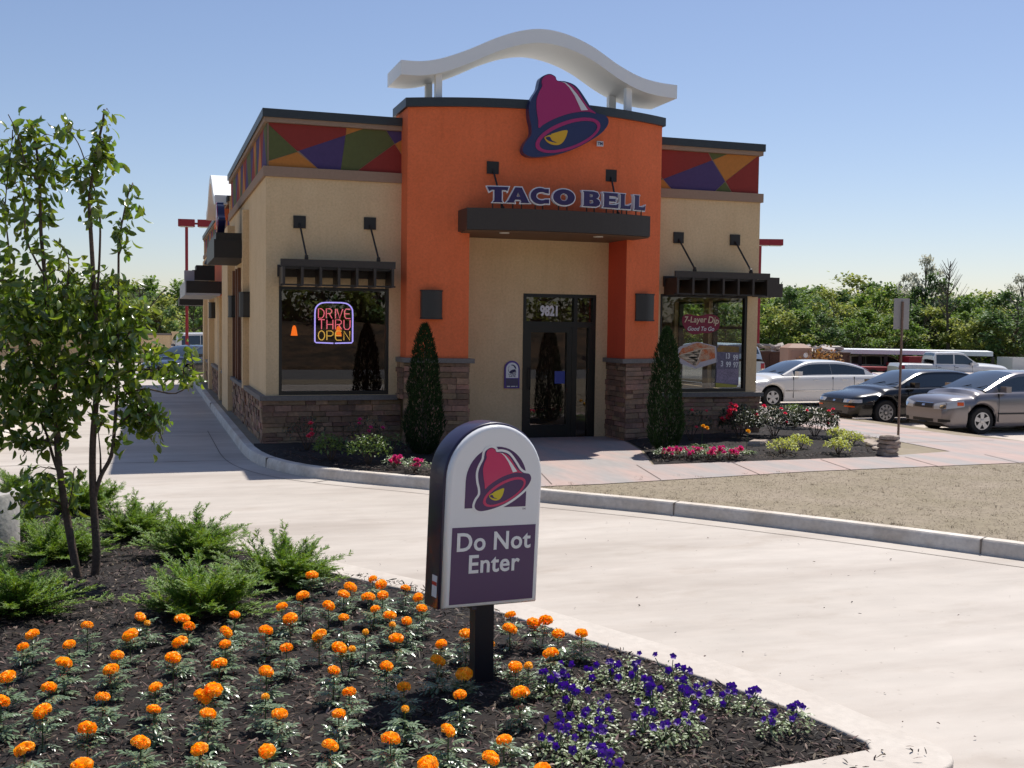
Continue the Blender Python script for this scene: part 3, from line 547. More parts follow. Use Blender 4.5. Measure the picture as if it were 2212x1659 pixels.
# windows
def window(x0, x1, z0, z1, y, mull=(), glassmat=None, axis='x', fw=.05, rail=()):
    def B(mb, u0, u1, d0, d1, w0, w1):
        if axis == 'x': mb.box(u0, u1, y + d0, y + d1, w0, w1)
        else:
            lo, hi = sorted((y + d0 * SG, y + d1 * SG)); mb.box(lo, hi, u0, u1, w0, w1)
    SG = 1 if y < 5 else -1
    f = MB(); B(f, x0, x0 + fw, .01, .11, z0, z1); B(f, x1 - fw, x1, .01, .11, z0, z1); B(f, x0 + fw, x1 - fw, .012, .108, z0, z0 + fw * 1.3); B(f, x0 + fw, x1 - fw, .012, .108, z1 - fw, z1)
    for m_ in mull: B(f, m_ - .03, m_ + .03, .014, .106, z0 + fw * 1.3, z1 - fw)
    for m_ in rail: B(f, x0 + fw, x1 - fw, .016, .104, m_ - .03, m_ + .03)
    fo = f.build('window', m_frame, bld)
    g = MB()
    if axis == 'x': g.quad((x0 + fw, y + .06, z0 + fw), (x1 - fw, y + .06, z0 + fw), (x1 - fw, y + .06, z1 - fw), (x0 + fw, y + .06, z1 - fw))
    else: g.quad((y + .06 * SG, x0 + fw, z0 + fw), (y + .06 * SG, x1 - fw, z0 + fw), (y + .06 * SG, x1 - fw, z1 - fw), (y + .06 * SG, x0 + fw, z1 - fw))
    g.build('glass', glassmat or m_glass, fo)
window(*W1, 0); window(*W2, 0)
for a in RWIN: window(*a, BW, axis='y', rail=(2.23,), glassmat=m_glass2)
for a in LWIN: window(*a, 0, axis='y', rail=(2.3,), glassmat=m_glass2)
# door
dr = MB(); x0, x1, z0, z1 = DR
dr.box(x0, x0 + .06, -.01, .12, z0, z1); dr.box(x1 - .06, x1, -.01, .12, z0, z1); dr.box(x0 + .06, x1 - .06, -.008, .118, z1 - .06, z1); dr.box(x0 + .06, x1 - .06, -.008, .118, 2.2, 2.30); dr.box(5.60, 5.70, -.006, .116, z0, 2.2); dr.box(5.63, 5.70, -.004, .114, 2.3, z1 - .06)
dr.box(5.93, 6.01, -.004, .1, z0, 2.2)
do = dr.build('entrance_door', m_frame, bld)
lf = MB(); lf.box(x0 + .062, x0 + .16, .0, .1, z0, 2.198); lf.box(5.50, 5.598, .0, .1, z0, 2.198); lf.box(x0 + .16, 5.5, .002, .098, z0, .38); lf.box(x0 + .16, 5.5, .002, .098, 2.1, 2.198); lf.build('door_leaf', m_frame, do)
hd = MB(); hd.tube([(x0 + .12, -.06, 1.05), (x0 + .12, -.09, 1.1), (x0 + .12, -.09, 1.4), (x0 + .12, -.06, 1.45)], .014); hd.build('handle', m_frame, do)
g = MB(); g.quad((x0 + .16, .05, .38), (5.5, .05, .38), (5.5, .05, 2.1), (x0 + .16, .05, 2.1)); g.quad((5.70, .05, .2), (5.93, .05, .2), (5.93, .05, 2.2), (5.70, .05, 2.2)); g.quad((x0 + .06, .05, 2.3), (x1 - .06, .05, 2.3), (x1 - .06, .05, z1 - .06), (x0 + .06, .05, z1 - .06)); g.build('glass', m_glass, do)
stand(text_mesh('9821', .25, M('white_vinyl', (.72, .70, .72), .5), .003, .012, .74), (5.16, .035, 2.49), do, 'house_number')
mb = MB(); mb.box(5.28, 5.48, .035, .045, 1.15, 1.38); mb.build('blue_notice', M('blue_sticker', (.04, .06, .32), .4), do)
# entrance canopy
def cy(x): return -1.38 - .27 * (1 - ((x - 4.82) / 1.7) ** 2)
mb = MB(); N_ = 20; fr = [(3.15 + 3.35 * i / N_, cy(3.15 + 3.35 * i / N_)) for i in range(N_ + 1)]
bk = [(x, max(Yb(x) + .02, y + .1)) for x, y in fr][::-1]
mb.prism(fr + [(6.5, Yb(6.5)), (6.31, -.003), (3.34, -.003), (3.15, Yb(3.15))], 3.81, 4.17)
cn = mb.build('entrance_canopy', m_canopy, bld)
mb = MB(); mb.prism([(x, y + .05) for x, y in fr] + [(6.45, Yb(6.5) - .02), (6.29, -.02), (3.36, -.02), (3.2, Yb(3.15) - .02)], 3.79, 3.806); mb.build('canopy_soffit', m_soffit, cn)
for x, y in ((3.84, -1.28), (5.56, -1.28)):
    mb = MB(); mb.lathe([(.085, 3.775), (.085, 3.789), (.06, 3.7895)], 20, (x, y, 0)); mb.build('recessed_light', M('pale_downlight', (.75, .72, .65), .4), cn)
def plate(x, y, z, xe, ye, ze, par):
    mb = MB(); mb.box(x - .105, x + .105, y - .03, y, z - .105, z + .105); p = mb.build('support_rod', m_dark, par)
    mb = MB(); mb.tube([(x, y - .03, z - .03), (xe, ye, ze)], .017, 8); mb.lathe([(.0, -.03), (.03, -.01), (.03, .02), (.0, .04)], 10, (xe, ye, ze)); mb.tube([(xe - .03, ye, ze - .03), (xe + .03, ye, ze - .03)], .025); mb.build('rod', m_dark, p)
plate(3.71, Yb(3.71), 4.91, 3.80, -1.30, 4.2, cn); plate(5.92, Yb(5.92), 4.9, 5.92, -1.30, 4.2, cn)
# slatted awnings
def awning(x0, x1, nb=7):
    mb = MB(); mb.box(x0, x1, -.53, -.49, 3.16, 3.28); mb.box(x0, x1, -.06, -.004, 3.0, 3.2)
    a = mb.build('awning', m_canopy, bld)
    for i in range(nb):
        x = x0 + .05 + (x1 - x0 - .1) * i / (nb - 1); s = MB()
        s.prism([(-.55, 2.84), (-.005, 2.84), (-.005, 3.155), (-.55, 3.155)], x - .022, x + .022)
        s.v = [(z, x_, y_) for x_, y_, z in s.v]; s.build('slat', m_canopy, a)
    mb = MB(); mb.box(x0 + .03, x1 - .03, -.49, -.06, 3.12, 3.156); mb.box(x0, x1, -.53, -.50, 2.84, 2.868)
    mb.build('awning_deck', m_dark, a)
    return a
a1 = awning(.19, 2.13); plate(.565, 0, 3.94, .62, -.49, 3.33, a1); plate(1.78, 0, 3.965, 1.84, -.49, 3.33, a1)
a2 = awning(7.44, 9.46); plate(7.75, 0, 3.94, 7.86, -.49, 3.33, a2); plate(8.97, 0, 3.94, 9.06, -.49, 3.33, a2)
# awning on the right wall, stepped end
mb = MB(); prof = [(0, 2.85), (.62, 2.85), (.62, 3.12), (.54, 3.12), (.54, 3.24), (.0, 3.24)]
for i in range(9):
    y = .1 + i * .42; mb.add([(BW + a, y + d, b) for d in (0, .05) for a, b in prof], [tuple(range(6))[::-1], tuple(range(6, 12))] + [(k, (k + 1) % 6, 6 + (k + 1) % 6, 6 + k) for k in range(6)])
mb.box(BW + .56, BW + .60, .15, 3.5, 3.0, 3.11); mb.box(BW + .05, BW + .5, .15, 3.5, 3.13, 3.16); mb.build('awning', m_canopy, bld)
# left wall canopies, drive-through window hood
mb = MB(); mb.box(-.66, 0, 3.54, 6.6, 3.50, 3.86); mb.box(-.62, 0, 3.6, 6.55, 3.86, 4.0); mb.build('side_canopy', m_dark, bld)
mb = MB(); mb.box(-1.0, -.005, 10.0, 15.0, 2.96, 3.26); w_ = mb.build('window_hood', m_dark, bld)
mb = MB(); mb.box(-1.03, -1.0, 10.0, 15.0, 2.9, 3.27); mb.box(-1.0, -.16, 10.01, 15.0, 2.90, 2.955); mb.build('hood_skylit_faces', M('skylit_hood_metal', (.45, .46, .48), .5), w_)  # pale grey puts sky light into the hood's outer face and underside
mb = MB(); mb.box(-.98, -.72, 12.2, 12.5, 3.27, 3.62); mb.build('speaker_box', M('grey_speaker', (.4, .42, .46), .5), w_)
mb = MB(); mb.box(-.92, 0, 20.1, 22.3, 2.8, 3.06); mb.build('side_canopy', m_dark, bld)
mb = MB(); mb.box(-.66, 0, 15.3, 16.4, 3.48, 3.78); mb.box(-.55, 0, 15.35, 16.4, 3.78, 3.93); mb.build('side_canopy', m_dark, bld)
mb = MB(); mb.box(-.1, .9, 9.3, 14.0, 4.9, 5.05); mb.box(-.08, 0, 9.3, 14, 2.95, 4.5); mb.build('side_tower', m_orange, bld)
mb = MB(); mb.tube([(-.1, 9.6, 4.1), (-.35, 9.6, 4.0)], .03); mb.lathe([(.03, 4.02), (.06, 3.95), (.18, 3.68), (.17, 3.66)], 14, (-.4, 9.6, 0)); mb.build('gooseneck_lamp', m_dark, bld)
m_copper = M('copper_trim', (.16, .065, .035), .6, .1, 4)
mb = MB()
for y in (3.69, 5.42, 6.05, 6.98): mb.box(-.07, -.001, y - .05, y + .05, .97, 3.4)
mb.box(-.07, -.001, 11.5, 11.62, .97, 2.9); mb.box(-.07, -.001, 12.6, 12.72, .97, 2.9); mb.box(-.05, -.001, 11.62, 12.6, 1.0, 2.8, 0); mb.box(-.07, -.001, 17.5, 17.7, .97, 2.9)
mb.build_each('side_window_trim', m_copper, bld)
# wall lamps
m_scv = M('lamp_grille', (.035, .032, .028), .45)
def wlamp(x, z, y, sz=(.36, .47), d=.16, side=False):
    mb = MB(); n = 10; P = [(-sz[0] / 2, 0)] + [(-sz[0] / 2 + sz[0] * i / n, -d * (.62 + .38 * math.sin(PI * i / n))) for i in range(n + 1)] + [(sz[0] / 2, 0)]
    mb.prism(P, z - sz[1] / 2, z + sz[1] / 2)
    for k in range(1, 8):
        u = -sz[0] / 2 + sz[0] * k / 8
    T = (lambda v: (v[1], -v[0] + x, v[2])) if side else (lambda v: (v[0] + x, v[1] + y, v[2]))
    mb.v = [T(v) for v in mb.v]; o = mb.build('wall_lamp', m_scv, bld)
    mb = MB(); mb.prism([(-sz[0] / 2 - .01, 0.001), (-sz[0] / 2 - .01, -d * .66), (0, -d - .008), (sz[0] / 2 + .01, -d * .66), (sz[0] / 2 + .01, 0.001)], z - sz[1] / 2 - .015, z - sz[1] / 2 + .012)
    mb.prism([(-sz[0] / 2 - .01, 0.001), (-sz[0] / 2 - .01, -d * .66), (0, -d - .008), (sz[0] / 2 + .01, -d * .66), (sz[0] / 2 + .01, 0.001)], z + sz[1] / 2 - .012, z + sz[1] / 2 + .015)
    mb.v = [T(v) for v in mb.v]; mb.build_each('lamp_rim', m_dark, o)
wlamp(2.72, 2.56, Yb(2.72)); wlamp(6.72, 2.58, Yb(6.72))
wlamp(3.3, 2.57, 0, (.3, .47), .2, True); wlamp(6.9, 2.58, 0, (.3, .47), .17, True); wlamp(15.4, 2.58, 0, (.3, .45), .19, True)
# roof arches
def arch(pts, hx, y0, y1, th, T, name='roof_arch', posts=()):
    p = cr(pts, 8, closed=False); n = len(p); vs = []
    for y in (y0, y1):
        for x, z in p: vs.append(T((x, y, z)))
        for x, z in p: vs.append(T((x, y, z - th)))
    a, b, c, d = 0, n, 2 * n, 3 * n; fs = []
    for i in range(n - 1):
        fs += [(a + i, b + i, b + i + 1, a + i + 1), (c + i, c + i + 1, d + i + 1, d + i), (a + i, a + i + 1, c + i + 1, c + i), (b + i, d + i, d + i + 1, b + i + 1)]
    fs += [(a, c, d, b), (a + n - 1, b + n - 1, d + n - 1, c + n - 1)]
    o = MB().add(vs, fs).build(name, m_white, bld, angle=45)
    for (x0, x1, ya, yb, z0, z1) in posts:
        q = MB(); q.box(x0, x1, ya, yb, z0, z1); q.v = [T(v) for v in q.v]; q.build('post', m_white, o)
AP = [(2.15, 6.65), (2.5, 6.66), (2.86, 6.74), (3.31, 6.92), (3.85, 7.18), (4.3, 7.34), (4.72, 7.40), (5.17, 7.34), (5.62, 7.18), (6.13, 6.90), (6.55, 6.73), (6.92, 6.66), (7.29, 6.64)]
arch(AP, 0, -.75, .35, .24, lambda v: v, posts=[(2.79, 2.9, -.62, -.5, 6.0, 6.55), (2.80, 2.91, .12, .24, 6.0, 6.55), (6.34, 6.45, -.62, -.5, 6.0, 6.55), (6.32, 6.46, .12, .24, 6.0, 6.55)])
s_ = .92
arch([((x - 4.72) * s_ * .96 + 11.55, 5.12 + (z - 6.4) * 1.02) for x, z in AP], 0, -.95, .28, .22, lambda v: (v[1] + .62, v[0], v[2]), posts=[(9.9, 10.0, -.5, -.4, 4.85, 5.3), (13.0, 13.1, -.5, -.4, 4.85, 5.3)])
# interior pendant lamps
m_glow = M('amber_pendant', (.9, .3, .05), .4, emit=(1, .16, .01), estr=1.3)
for x, y in ((.75, 2.2), (.35, 2.6), (1.5, 1.6)):
    t = thing('pendant_lamp', {.75: 'small glowing amber pendant lamp seen through the left front window', .35: 'glowing amber pendant lamp at the far left edge of the front window', 1.5: 'glowing amber pendant lamp behind the neon drive thru sign'}[x], 'lamp', (x, y, 0), group='amber pendant lamps')
    mb = MB(); mb.lathe([(.015, 2.17), (.035, 2.14), (.065, 1.98), (.06, 1.975)], 16); mb.build('lamp_shade', m_glow, t, smooth=True)
    mb = MB(); mb.tube([(0, 0, 2.22), (0, 0, 2.95)], .006); mb.build('cord', m_dark, t)
# booths and counter inside so that the rooms are not empty
for x, y, n_ in ((1.2, 1.6, 'left'), (8.2, 1.4, 'right')):
    t = thing('dining_table', f'dark dining table inside the {n_} front window', 'table', (x, y, .16))
    mb = MB(); mb.box(-.5, .5, -.35, .35, .7, .74); mb.build('tabletop', M('dark_wood', (.06, .03, .018), .4), t)
    mb = MB(); mb.tube([(0, 0, 0), (0, 0, .7)], .05); mb.lathe([(.25, 0), (.25, .03), (.05, .05)], 12); mb.build('leg', m_dark, t)
# ---------------------------------------------------------------- bell emblem outlines (one drawing, used on the big sign, the entry sign and the plaque)
B_OUT = cr([(1197, 422), (1240, 438), (1255, 466), (1310, 470), (1370, 490), (1412, 528), (1462, 598), (1500, 655), (1542, 688), (1600, 704), (1622, 738), (1612, 780), (1570, 830), (1500, 880), (1400, 935), (1290, 976), (1180, 998), (1090, 1003), (1040, 985), (1022, 950), (1040, 900), (1078, 850), (1080, 790), (1066, 730), (1062, 650), (1082, 590), (1118, 530), (1127, 490), (1142, 448)], 4)
B_BODY = cr([(1200, 428), (1238, 444), (1252, 470), (1290, 478), (1345, 490), (1395, 530), (1440, 600), (1480, 652), (1528, 690), (1470, 678), (1400, 684), (1320, 702), (1230, 738), (1165, 775), (1130, 800), (1126, 750), (1116, 690), (1112, 610), (1130, 550), (1150, 510), (1146, 480), (1160, 445)], 4)
B_STR = [(1278, 474), (1312, 481), (1350, 512), (1392, 560), (1432, 615), (1470, 668), (1424, 673), (1404, 630), (1375, 570), (1335, 512), (1306, 484)]
def ell(cx, cy, a, b, ang, n=44): return [(cx + a * math.cos(t) * math.cos(ang) - b * math.sin(t) * math.sin(ang), cy + a * math.cos(t) * math.sin(ang) + b * math.sin(t) * math.cos(ang)) for t in [2 * PI * i / n for i in range(n)]]
B_R1 = ell(1335, 848, 240, 100, R(-21)); B_R2 = ell(1338, 850, 215, 78, R(-21))
B_CLAP = cr([(1170, 868), (1200, 850), (1216, 848), (1226, 838), (1322, 812), (1325, 845), (1306, 888), (1276, 915), (1235, 918), (1195, 902)], 4)
B_CRES = cr([(1178, 868), (1205, 862), (1222, 888), (1256, 902), (1222, 898), (1192, 886)], 3)
def bell(parent, f, d0, T, mats, white=None, t=.01):
    # f maps drawing to local plane metres; d0 thickness of the silhouette; T local->world
    def L(polys, th, z, m, nm):
        me = shape_mesh([[f(p) for p in q] for q in polys], th, m, nm); me.transform(Matrix.Translation((0, 0, z))); me.transform(T); return link(nm, me, parent)
    L([B_OUT], d0, -d0 / 2, mats['navy'], 'bell_outline'); e = t
    L([B_BODY], e, e / 2, mats['mag'], 'bell_body'); L([B_R1, B_R2], e, e / 2, mats['mag'], 'bell_rim')
    L([B_STR], e * .6, e + e * .3 + .0005, mats['white'], 'bell_highlight'); L([B_CLAP], e, e / 2, mats['yel'], 'clapper'); L([B_CRES], e * .6, e + e * .3 + .0005, mats['navy'], 'clapper_shade')
m_navy = M('navy_sign_paint', (.012, .016, .085), .35, coat=.3); m_mag = M('shaded_magenta_paint', (.40, .008, .12), .35, coat=.2); m_yel = M('gold_sign_paint', (.72, .40, .015), .35); m_wht = M('white_sign_paint', (.72, .71, .74), .35)  # bell magenta darkened, the facade's shade is put into its colour
bs = thing('bell_sign', 'large magenta and navy bell emblem fixed on the orange tower above the door', 'sign', (0, 0, 0))
bell(bs, lambda p: (4.15 + (p[0] - 1022) * .00262, 5.09 + (1000 - p[1]) * .00242 + (p[0] - 1022) * .00013), .16, Matrix.Translation((0, -1.27, 0)) @ UP, dict(navy=m_navy, mag=m_mag, white=m_wht, yel=m_yel), t=.012)
stand(text_mesh('TM', .07, m_navy, .004, .002), (5.66, -1.062, 5.43), bs, 'trademark')
mb = MB(); mb.box(5.60, 5.72, -1.06, -1.03, 5.385, 5.475); mb.build('trademark_plate', m_wht, bs)
sb = thing('bell_sign', 'small purple bell emblem seen edge on above the left side canopy', 'sign', (0, 0, 0))
bell(sb, lambda p: ((p[0] - 1022) * .0014, (1000 - p[1]) * .0013), .14, Matrix.Translation((-.5, 5.7, 4.04)) @ Matrix.Rotation(-PI / 2, 4, 'Z') @ UP, dict(navy=m_navy, mag=m_mag, white=m_wht, yel=m_yel), t=.012)
# big letters on the canopy
ls = thing('lettering_sign', 'purple capital letters with white edges standing on the brown entrance canopy', 'sign', (0, 0, 0))
def T_(): return [[(0, 1), (.12, 1), (1.0, 1), (.93, .72), (.86, .80), (.68, .80), (.68, .12), (.74, 0), (.26, 0), (.34, .12), (.34, .80), (.22, .80), (.10, .70)]]
def A_(): return [[(.36, 1), (.66, 1), (.98, .08), (1.05, 0), (.62, 0), (.64, .08), (.61, .2), (.36, .2), (.32, .08), (.34, 0), (-.06, 0), (.04, .12)], [(.42, .40), (.58, .40), (.50, .68)]]
def C_(): return [[(.96, .98), (.96, .68)] + [(.58 + .30 * math.cos(t), .5 + .27 * math.sin(t)) for t in [R(50 + k * 260 / 18) for k in range(19)]] + [(.98, .30), (.98, .03)] + [(.50 + .52 * math.cos(t), .5 + .53 * math.sin(t)) for t in [R(-62 - k * 236 / 22) for k in range(23)]]]
def O_(): return [ell(.5, .5, .54, .52, 0, 36), ell(.5, .5, .19, .25, 0, 24)]
def B_(): return [[(0, 1), (.62, 1), (.84, .94), (.92, .78), (.88, .62), (.76, .54), (.92, .46), (1.0, .28), (.94, .1), (.74, 0), (0, 0), (.06, .1), (.06, .9)], [(.38, .80), (.54, .80), (.58, .71), (.54, .62), (.38, .62)], [(.38, .42), (.56, .42), (.62, .31), (.56, .20), (.38, .20)]]
def E_(): return [[(0, 1), (.94, 1), (.94, .70), (.82, .79), (.38, .79), (.38, .61), (.74, .61), (.80, .64), (.80, .40), (.74, .43), (.38, .43), (.38, .21), (.84, .21), (1.0, .32), (.97, 0), (0, 0), (.07, .1), (.07, .9)]]
def L_(): return [[(0, 1), (.48, 1), (.42, .9), (.42, .22), (.86, .22), (1.05, .34), (.98, 0), (0, 0), (.07, .1), (.07, .9)]]
m_lpur = M('letter_purple', (.028, .012, .085), .35, coat=.15); m_ledgew = M('letter_edge', (.75, .75, .78), .3)
LET = [(T_, 3.47, 3.83), (A_, 3.80, 4.17), (C_, 4.20, 4.52), (O_, 4.60, 4.96), (B_, 5.13, 5.46), (E_, 5.52, 5.83), (L_, 5.86, 6.08), (L_, 6.16, 6.40)]
def grow(poly, d):   # push an outline outward by d
    a = sum(poly[i][0] * poly[(i + 1) % len(poly)][1] - poly[(i + 1) % len(poly)][0] * poly[i][1] for i in range(len(poly))); s = 1 if a > 0 else -1; out = []
    for i, p in enumerate(poly):
        p0, p2 = Vector(poly[i - 1]), Vector(poly[(i + 1) % len(poly)]); p1 = Vector(p); t1 = (p1 - p0).normalized(); t2 = (p2 - p1).normalized()
        n1 = Vector((t1.y, -t1.x)) * s; n2 = Vector((t2.y, -t2.x)) * s; b = (n1 + n2); 
        if b.length < .2: b = n1
        b.normalize(); k = min(1.6, 1 / max(.4, b.dot(n1))); q = p1 + b * d * k; out.append((q.x, q.y))
    return out
for fn, x0, x1 in LET:
    H = .255; W_ = x1 - x0; P = [[(x * W_, y * H) for x, y in pl] for pl in fn()]
    yy = cy((x0 + x1) / 2) + .07; zz = 4.265; rz = math.atan((cy(x1) - cy(x0)) / W_)
    big = [grow(P[0], .020)] + [grow(q, -.010) for q in P[1:]]
    me = shape_mesh(big, .07, m_ledgew, 'letter'); T = Matrix.Translation((x0, yy, zz)) @ Matrix.Rotation(rz, 4, 'Z') @ UP; me.transform(T); lo = link('letter', me, ls)
    me = shape_mesh(P, .014, m_lpur, 'letter_face'); me.transform(T @ Matrix.Translation((0, 0, .043))); link('letter_face', me, lo)
    mb = MB()
    for k in (.3, .72): mb.box(x0 + W_ * k - .008, x0 + W_ * k + .008, yy + .01, yy + .03, 4.165, 4.28)
    mb.build('mount', m_dark, lo)

# ---------------------------------------------------------------- entry sign in front
yaw = math.atan2(.125, .595); lean = R(2.2)
ST = Matrix.Translation((-.325, -13.325, .672)) @ Matrix.Rotation(yaw, 4, 'Z') @ Matrix.Rotation(lean, 4, 'Y') @ UP
es = thing('entry_sign', 'round topped purple and white post sign reading Do Not Enter in the marigold bed', 'sign', (-.09, -13.2, .13))
def place_es(me, nm): me.transform(Matrix.Translation(es.location).inverted() @ ST); return link(nm, me, es)
def archpts(x0, x1, z0, zs, n=24): 
    c = (x0 + x1) / 2; r = (x1 - x0) / 2; return [(x0, z0), (x1, z0)] + [(c + r * math.cos(PI * i / n), zs + r * math.sin(PI * i / n)) for i in range(n + 1)]
m_cab = M('navy_cabinet', (.022, .016, .05), .38, coat=.15); m_face = M('white_sign_face', (.86, .86, .85), .25, coat=.4); m_ppur = M('purple_vinyl', (.060, .010, .10), .3, coat=.2); m_pmag = M('magenta_vinyl', (.62, .02, .12), .3, coat=.2)
cab = shape_mesh([archpts(-.035, .568, -.02, .69)], .16, m_cab, 'cabinet', .012); cab.transform(Matrix.Translation((0, 0, -.11))); cab = place_es(cab, 'cabinet')
fc = shape_mesh([archpts(-.012, .545, .0, .69)], .012, m_face, 'sign_face', .022); fc.transform(Matrix.Translation((0, 0, -.012)))
fco = place_es(fc, 'sign_face')
FZ = .0165
def onface(me, nm, z=FZ): me.transform(Matrix.Translation((0, 0, z))); return place_es(me, nm)
onface(shape_mesh([[(0.0, .0), (.533, .0), (.533, .425), (.0, .425)]], .003, m_ppur, 'purple_panel'), 'purple_panel')
for tx, x, z, s_x in (('Do', .118, .338, 1.0), ('Not', .378, .338, 1.0), ('Enter', .268, .213, 1.0)):
    me = text_mesh(tx, .142, m_face, .003, .0026, s_x, space=1.06); me.transform(Matrix.Translation((x, z, 0))); onface(me, 'lettering', FZ + .003)
hole = archpts(.07, .46, .53, .675)
onface(shape_mesh([hole], .002, m_ppur, 'emblem_arch'), 'emblem_arch')
A1 = [(1197, 422), (1022, 950), (1622, 738)]; A2 = [(.218, .865), (.131, .541), (.487, .695)]
Mx = Matrix(((A1[0][0], A1[0][1], 1), (A1[1][0], A1[1][1], 1), (A1[2][0], A1[2][1], 1))).inverted()
kx = Mx @ Vector([a[0] for a in A2]); kz = Mx @ Vector([a[1] for a in A2])
fs_ = lambda p: (kx[0] * p[0] + kx[1] * p[1] + kx[2], kz[0] * p[0] + kz[1] * p[1] + kz[2])
bo = [fs_(p) for p in B_OUT]
halo = grow(bo, .014)
onface(shape_mesh([halo], .0015, m_face, 'emblem_halo'), 'emblem_halo', FZ + .0012)
class _S: pass
def L2(polys, z, m, nm): onface(shape_mesh([[fs_(p) for p in q] for q in polys], .001, m, nm), nm, FZ + z)
L2([B_OUT], .0028, m_ppur, 'bell_outline'); L2([B_BODY], .0042, m_pmag, 'bell_body'); L2([B_R1, B_R2], .0042, m_pmag, 'bell_rim'); L2([B_STR], .0056, m_face, 'bell_highlight'); L2([B_CLAP], .0042, M('yellow_vinyl', (.72, .56, .02), .3), 'clapper'); L2([B_CRES], .0056, m_ppur, 'clapper_shade')
me = text_mesh('TM', .016, m_ppur, .001, 0); me.transform(Matrix.Translation((.45, .515, 0))); onface(me, 'trademark', FZ)
mb = MB(); mb.box(-.03, .56, -.024, -.018, -.19, -.035); mb.box(.17, .30, -.05, -.02, -.14, -.03); me = mb.mesh('base_rail', m_cab); place_es(me, 'base_rail')
mb = MB(); mb.box(-.0485, -.0465, .03, .15, -.105, -.045); me = mb.mesh('data_label', M('white_label', (.7, .7, .72), .5)); dl = place_es(me, 'data_label')
mb = MB(); mb.box(-.0500, -.0486, .095, .115, -.104, -.046); me = mb.mesh('label_stripe', M('red_label', (.5, .03, .02), .5)); me.transform(Matrix.Translation(es.location).inverted() @ ST); link('label_stripe', me, dl)
mb = MB(); mb.box(-.055, .055, -.055, .055, 0, .56); po = mb.build('post', M('shadow_dark_post', (.008, .006, .012), .6), es)  # navy post coloured near black, with the bed's shadow painted in

# ---------------------------------------------------------------- plaque beside the door
pq = thing('wall_plaque', 'small round topped purple and white plaque on the beige wall left of the door', 'sign', (4.42, 0, 1.07))
def pl_(me, nm, y): me.transform(Matrix.Translation((0, y, 0)) @ UP); return link(nm, me, pq)
pl_(shape_mesh([archpts(-.145, .145, 0, .36)], .03, M('violet_plaque', (.10, .05, .30), .4), 'frame'), 'frame', -.02)
pl_(shape_mesh([archpts(-.118, .118, .19, .355)], .004, m_face, 'panel'), 'panel', -.038)
pl_(shape_mesh([[(-.12, .02), (.12, .02), (.12, .175), (-.12, .175)]], .004, M('grey_violet_panel', (.09, .07, .13), .5), 'hours_panel'), 'hours_panel', -.038)
pl_(shape_mesh([archpts(-.075, .075, .29, .36, 12)], .003, m_navy, 'emblem'), 'emblem', -.0415)
bb = [((p[0] - 1322) * .00028, .355 - (p[1] - 700) * .00028) for p in B_OUT]; pl_(shape_mesh([bb], .003, m_face, 'emblem_bell'), 'emblem_bell', -.0445)
br = [((p[0] - 1322) * .00028, .355 - (p[1] - 700) * .00028) for p in B_R1]; pl_(shape_mesh([br], .003, m_navy, 'emblem_rim'), 'emblem_rim', -.0475)
for tx, z in (('OPEN', .262), ('LATE', .222)):
    me = text_mesh(tx, .045, m_navy, .003, .001, 1.25); me.transform(Matrix.Translation((0, z, 0))); pl_(me, 'lettering', -.0415)
mb = MB(); mb.box(-.10, -.04, .03, .045, 0, .003); mb.box(-.02, .06, .03, .045, 0, .003); mb.box(.075, .1, .03, .045, 0, .003); pl_(mb.mesh('small_print', m_face), 'small_print', -.044)

# ---------------------------------------------------------------- neon sign
ns = thing('neon_sign', 'glowing neon sign reading Drive Thru Open hanging in the left front window', 'neon sign', (.85, .12, 1.87))
nb_ = M('neon_violet', (.5, .45, .9), .4, emit=(.45, .36, 1), estr=1.25); nr_ = M('neon_pink', (.9, .3, .35), .4, emit=(1, .16, .22), estr=.95); ny_ = M('neon_yellow', (.8, .6, .2), .4, emit=(.95, .52, .07), estr=.8)
def neon(strokes, m, r, nm, par=ns):
    mb = MB()
    for s in strokes: mb.tube([(x, 0, z) for x, z in s], r, 6)
    return mb.build(nm, m, par, smooth=True)
W_, H_ = .66, .72
bord = [(.0, .35), (.0, .50)] + [(.16 - .16 * math.cos(t), .54 + .165 * math.sin(t)) for t in [R(k * 15) for k in range(1, 6)]] + [(.2, .71), (.46, .71)] + [(.50 + .16 * math.sin(t), .54 + .165 * math.cos(t)) for t in [R(k * 15) for k in range(1, 6)]] + [(.66, .5), (.66, .03), (.64, .01), (.35, .0)]
bord2 = [(.0, .35), (0, .03), (.02, .01), (.32, .0)]
neon([bord, bord2], nb_, .013, 'neon_border')
G_ = {'D': [[(0, 0), (0, 1), (.45, 1), (.85, .75), (.9, .5), (.8, .2), (.5, 0), (.1, 0)]], 'R': [[(0, 0), (0, 1), (.6, 1), (.85, .85), (.85, .65), (.6, .5), (.15, .5)], [(.45, .5), (.9, 0)]], 'I': [[(.4, 0), (.4, 1)]], 'V': [[(0, 1), (.45, 0), (.9, 1)]],
      'E': [[(.9, 1), (.2, 1), (0, .8), (0, .2), (.2, 0), (.9, 0)], [(.05, .5), (.75, .5)]], 'T': [[(0, 1), (.9, 1)], [(.45, .95), (.45, 0)]], 'H': [[(0, 0), (0, 1)], [(.85, 0), (.85, 1)], [(.05, .5), (.8, .5)]], 'U': [[(0, 1), (0, .25), (.2, 0), (.65, 0), (.88, .25), (.88, 1)]],
      'O': [ell(.45, .5, .45, .5, 0, 16) + [(.9, .5)]], 'P': [[(0, 0), (0, 1), (.6, 1), (.88, .85), (.88, .6), (.6, .45), (.1, .45)]], 'N': [[(0, 0), (0, 1), (.85, 0), (.85, 1)]]}
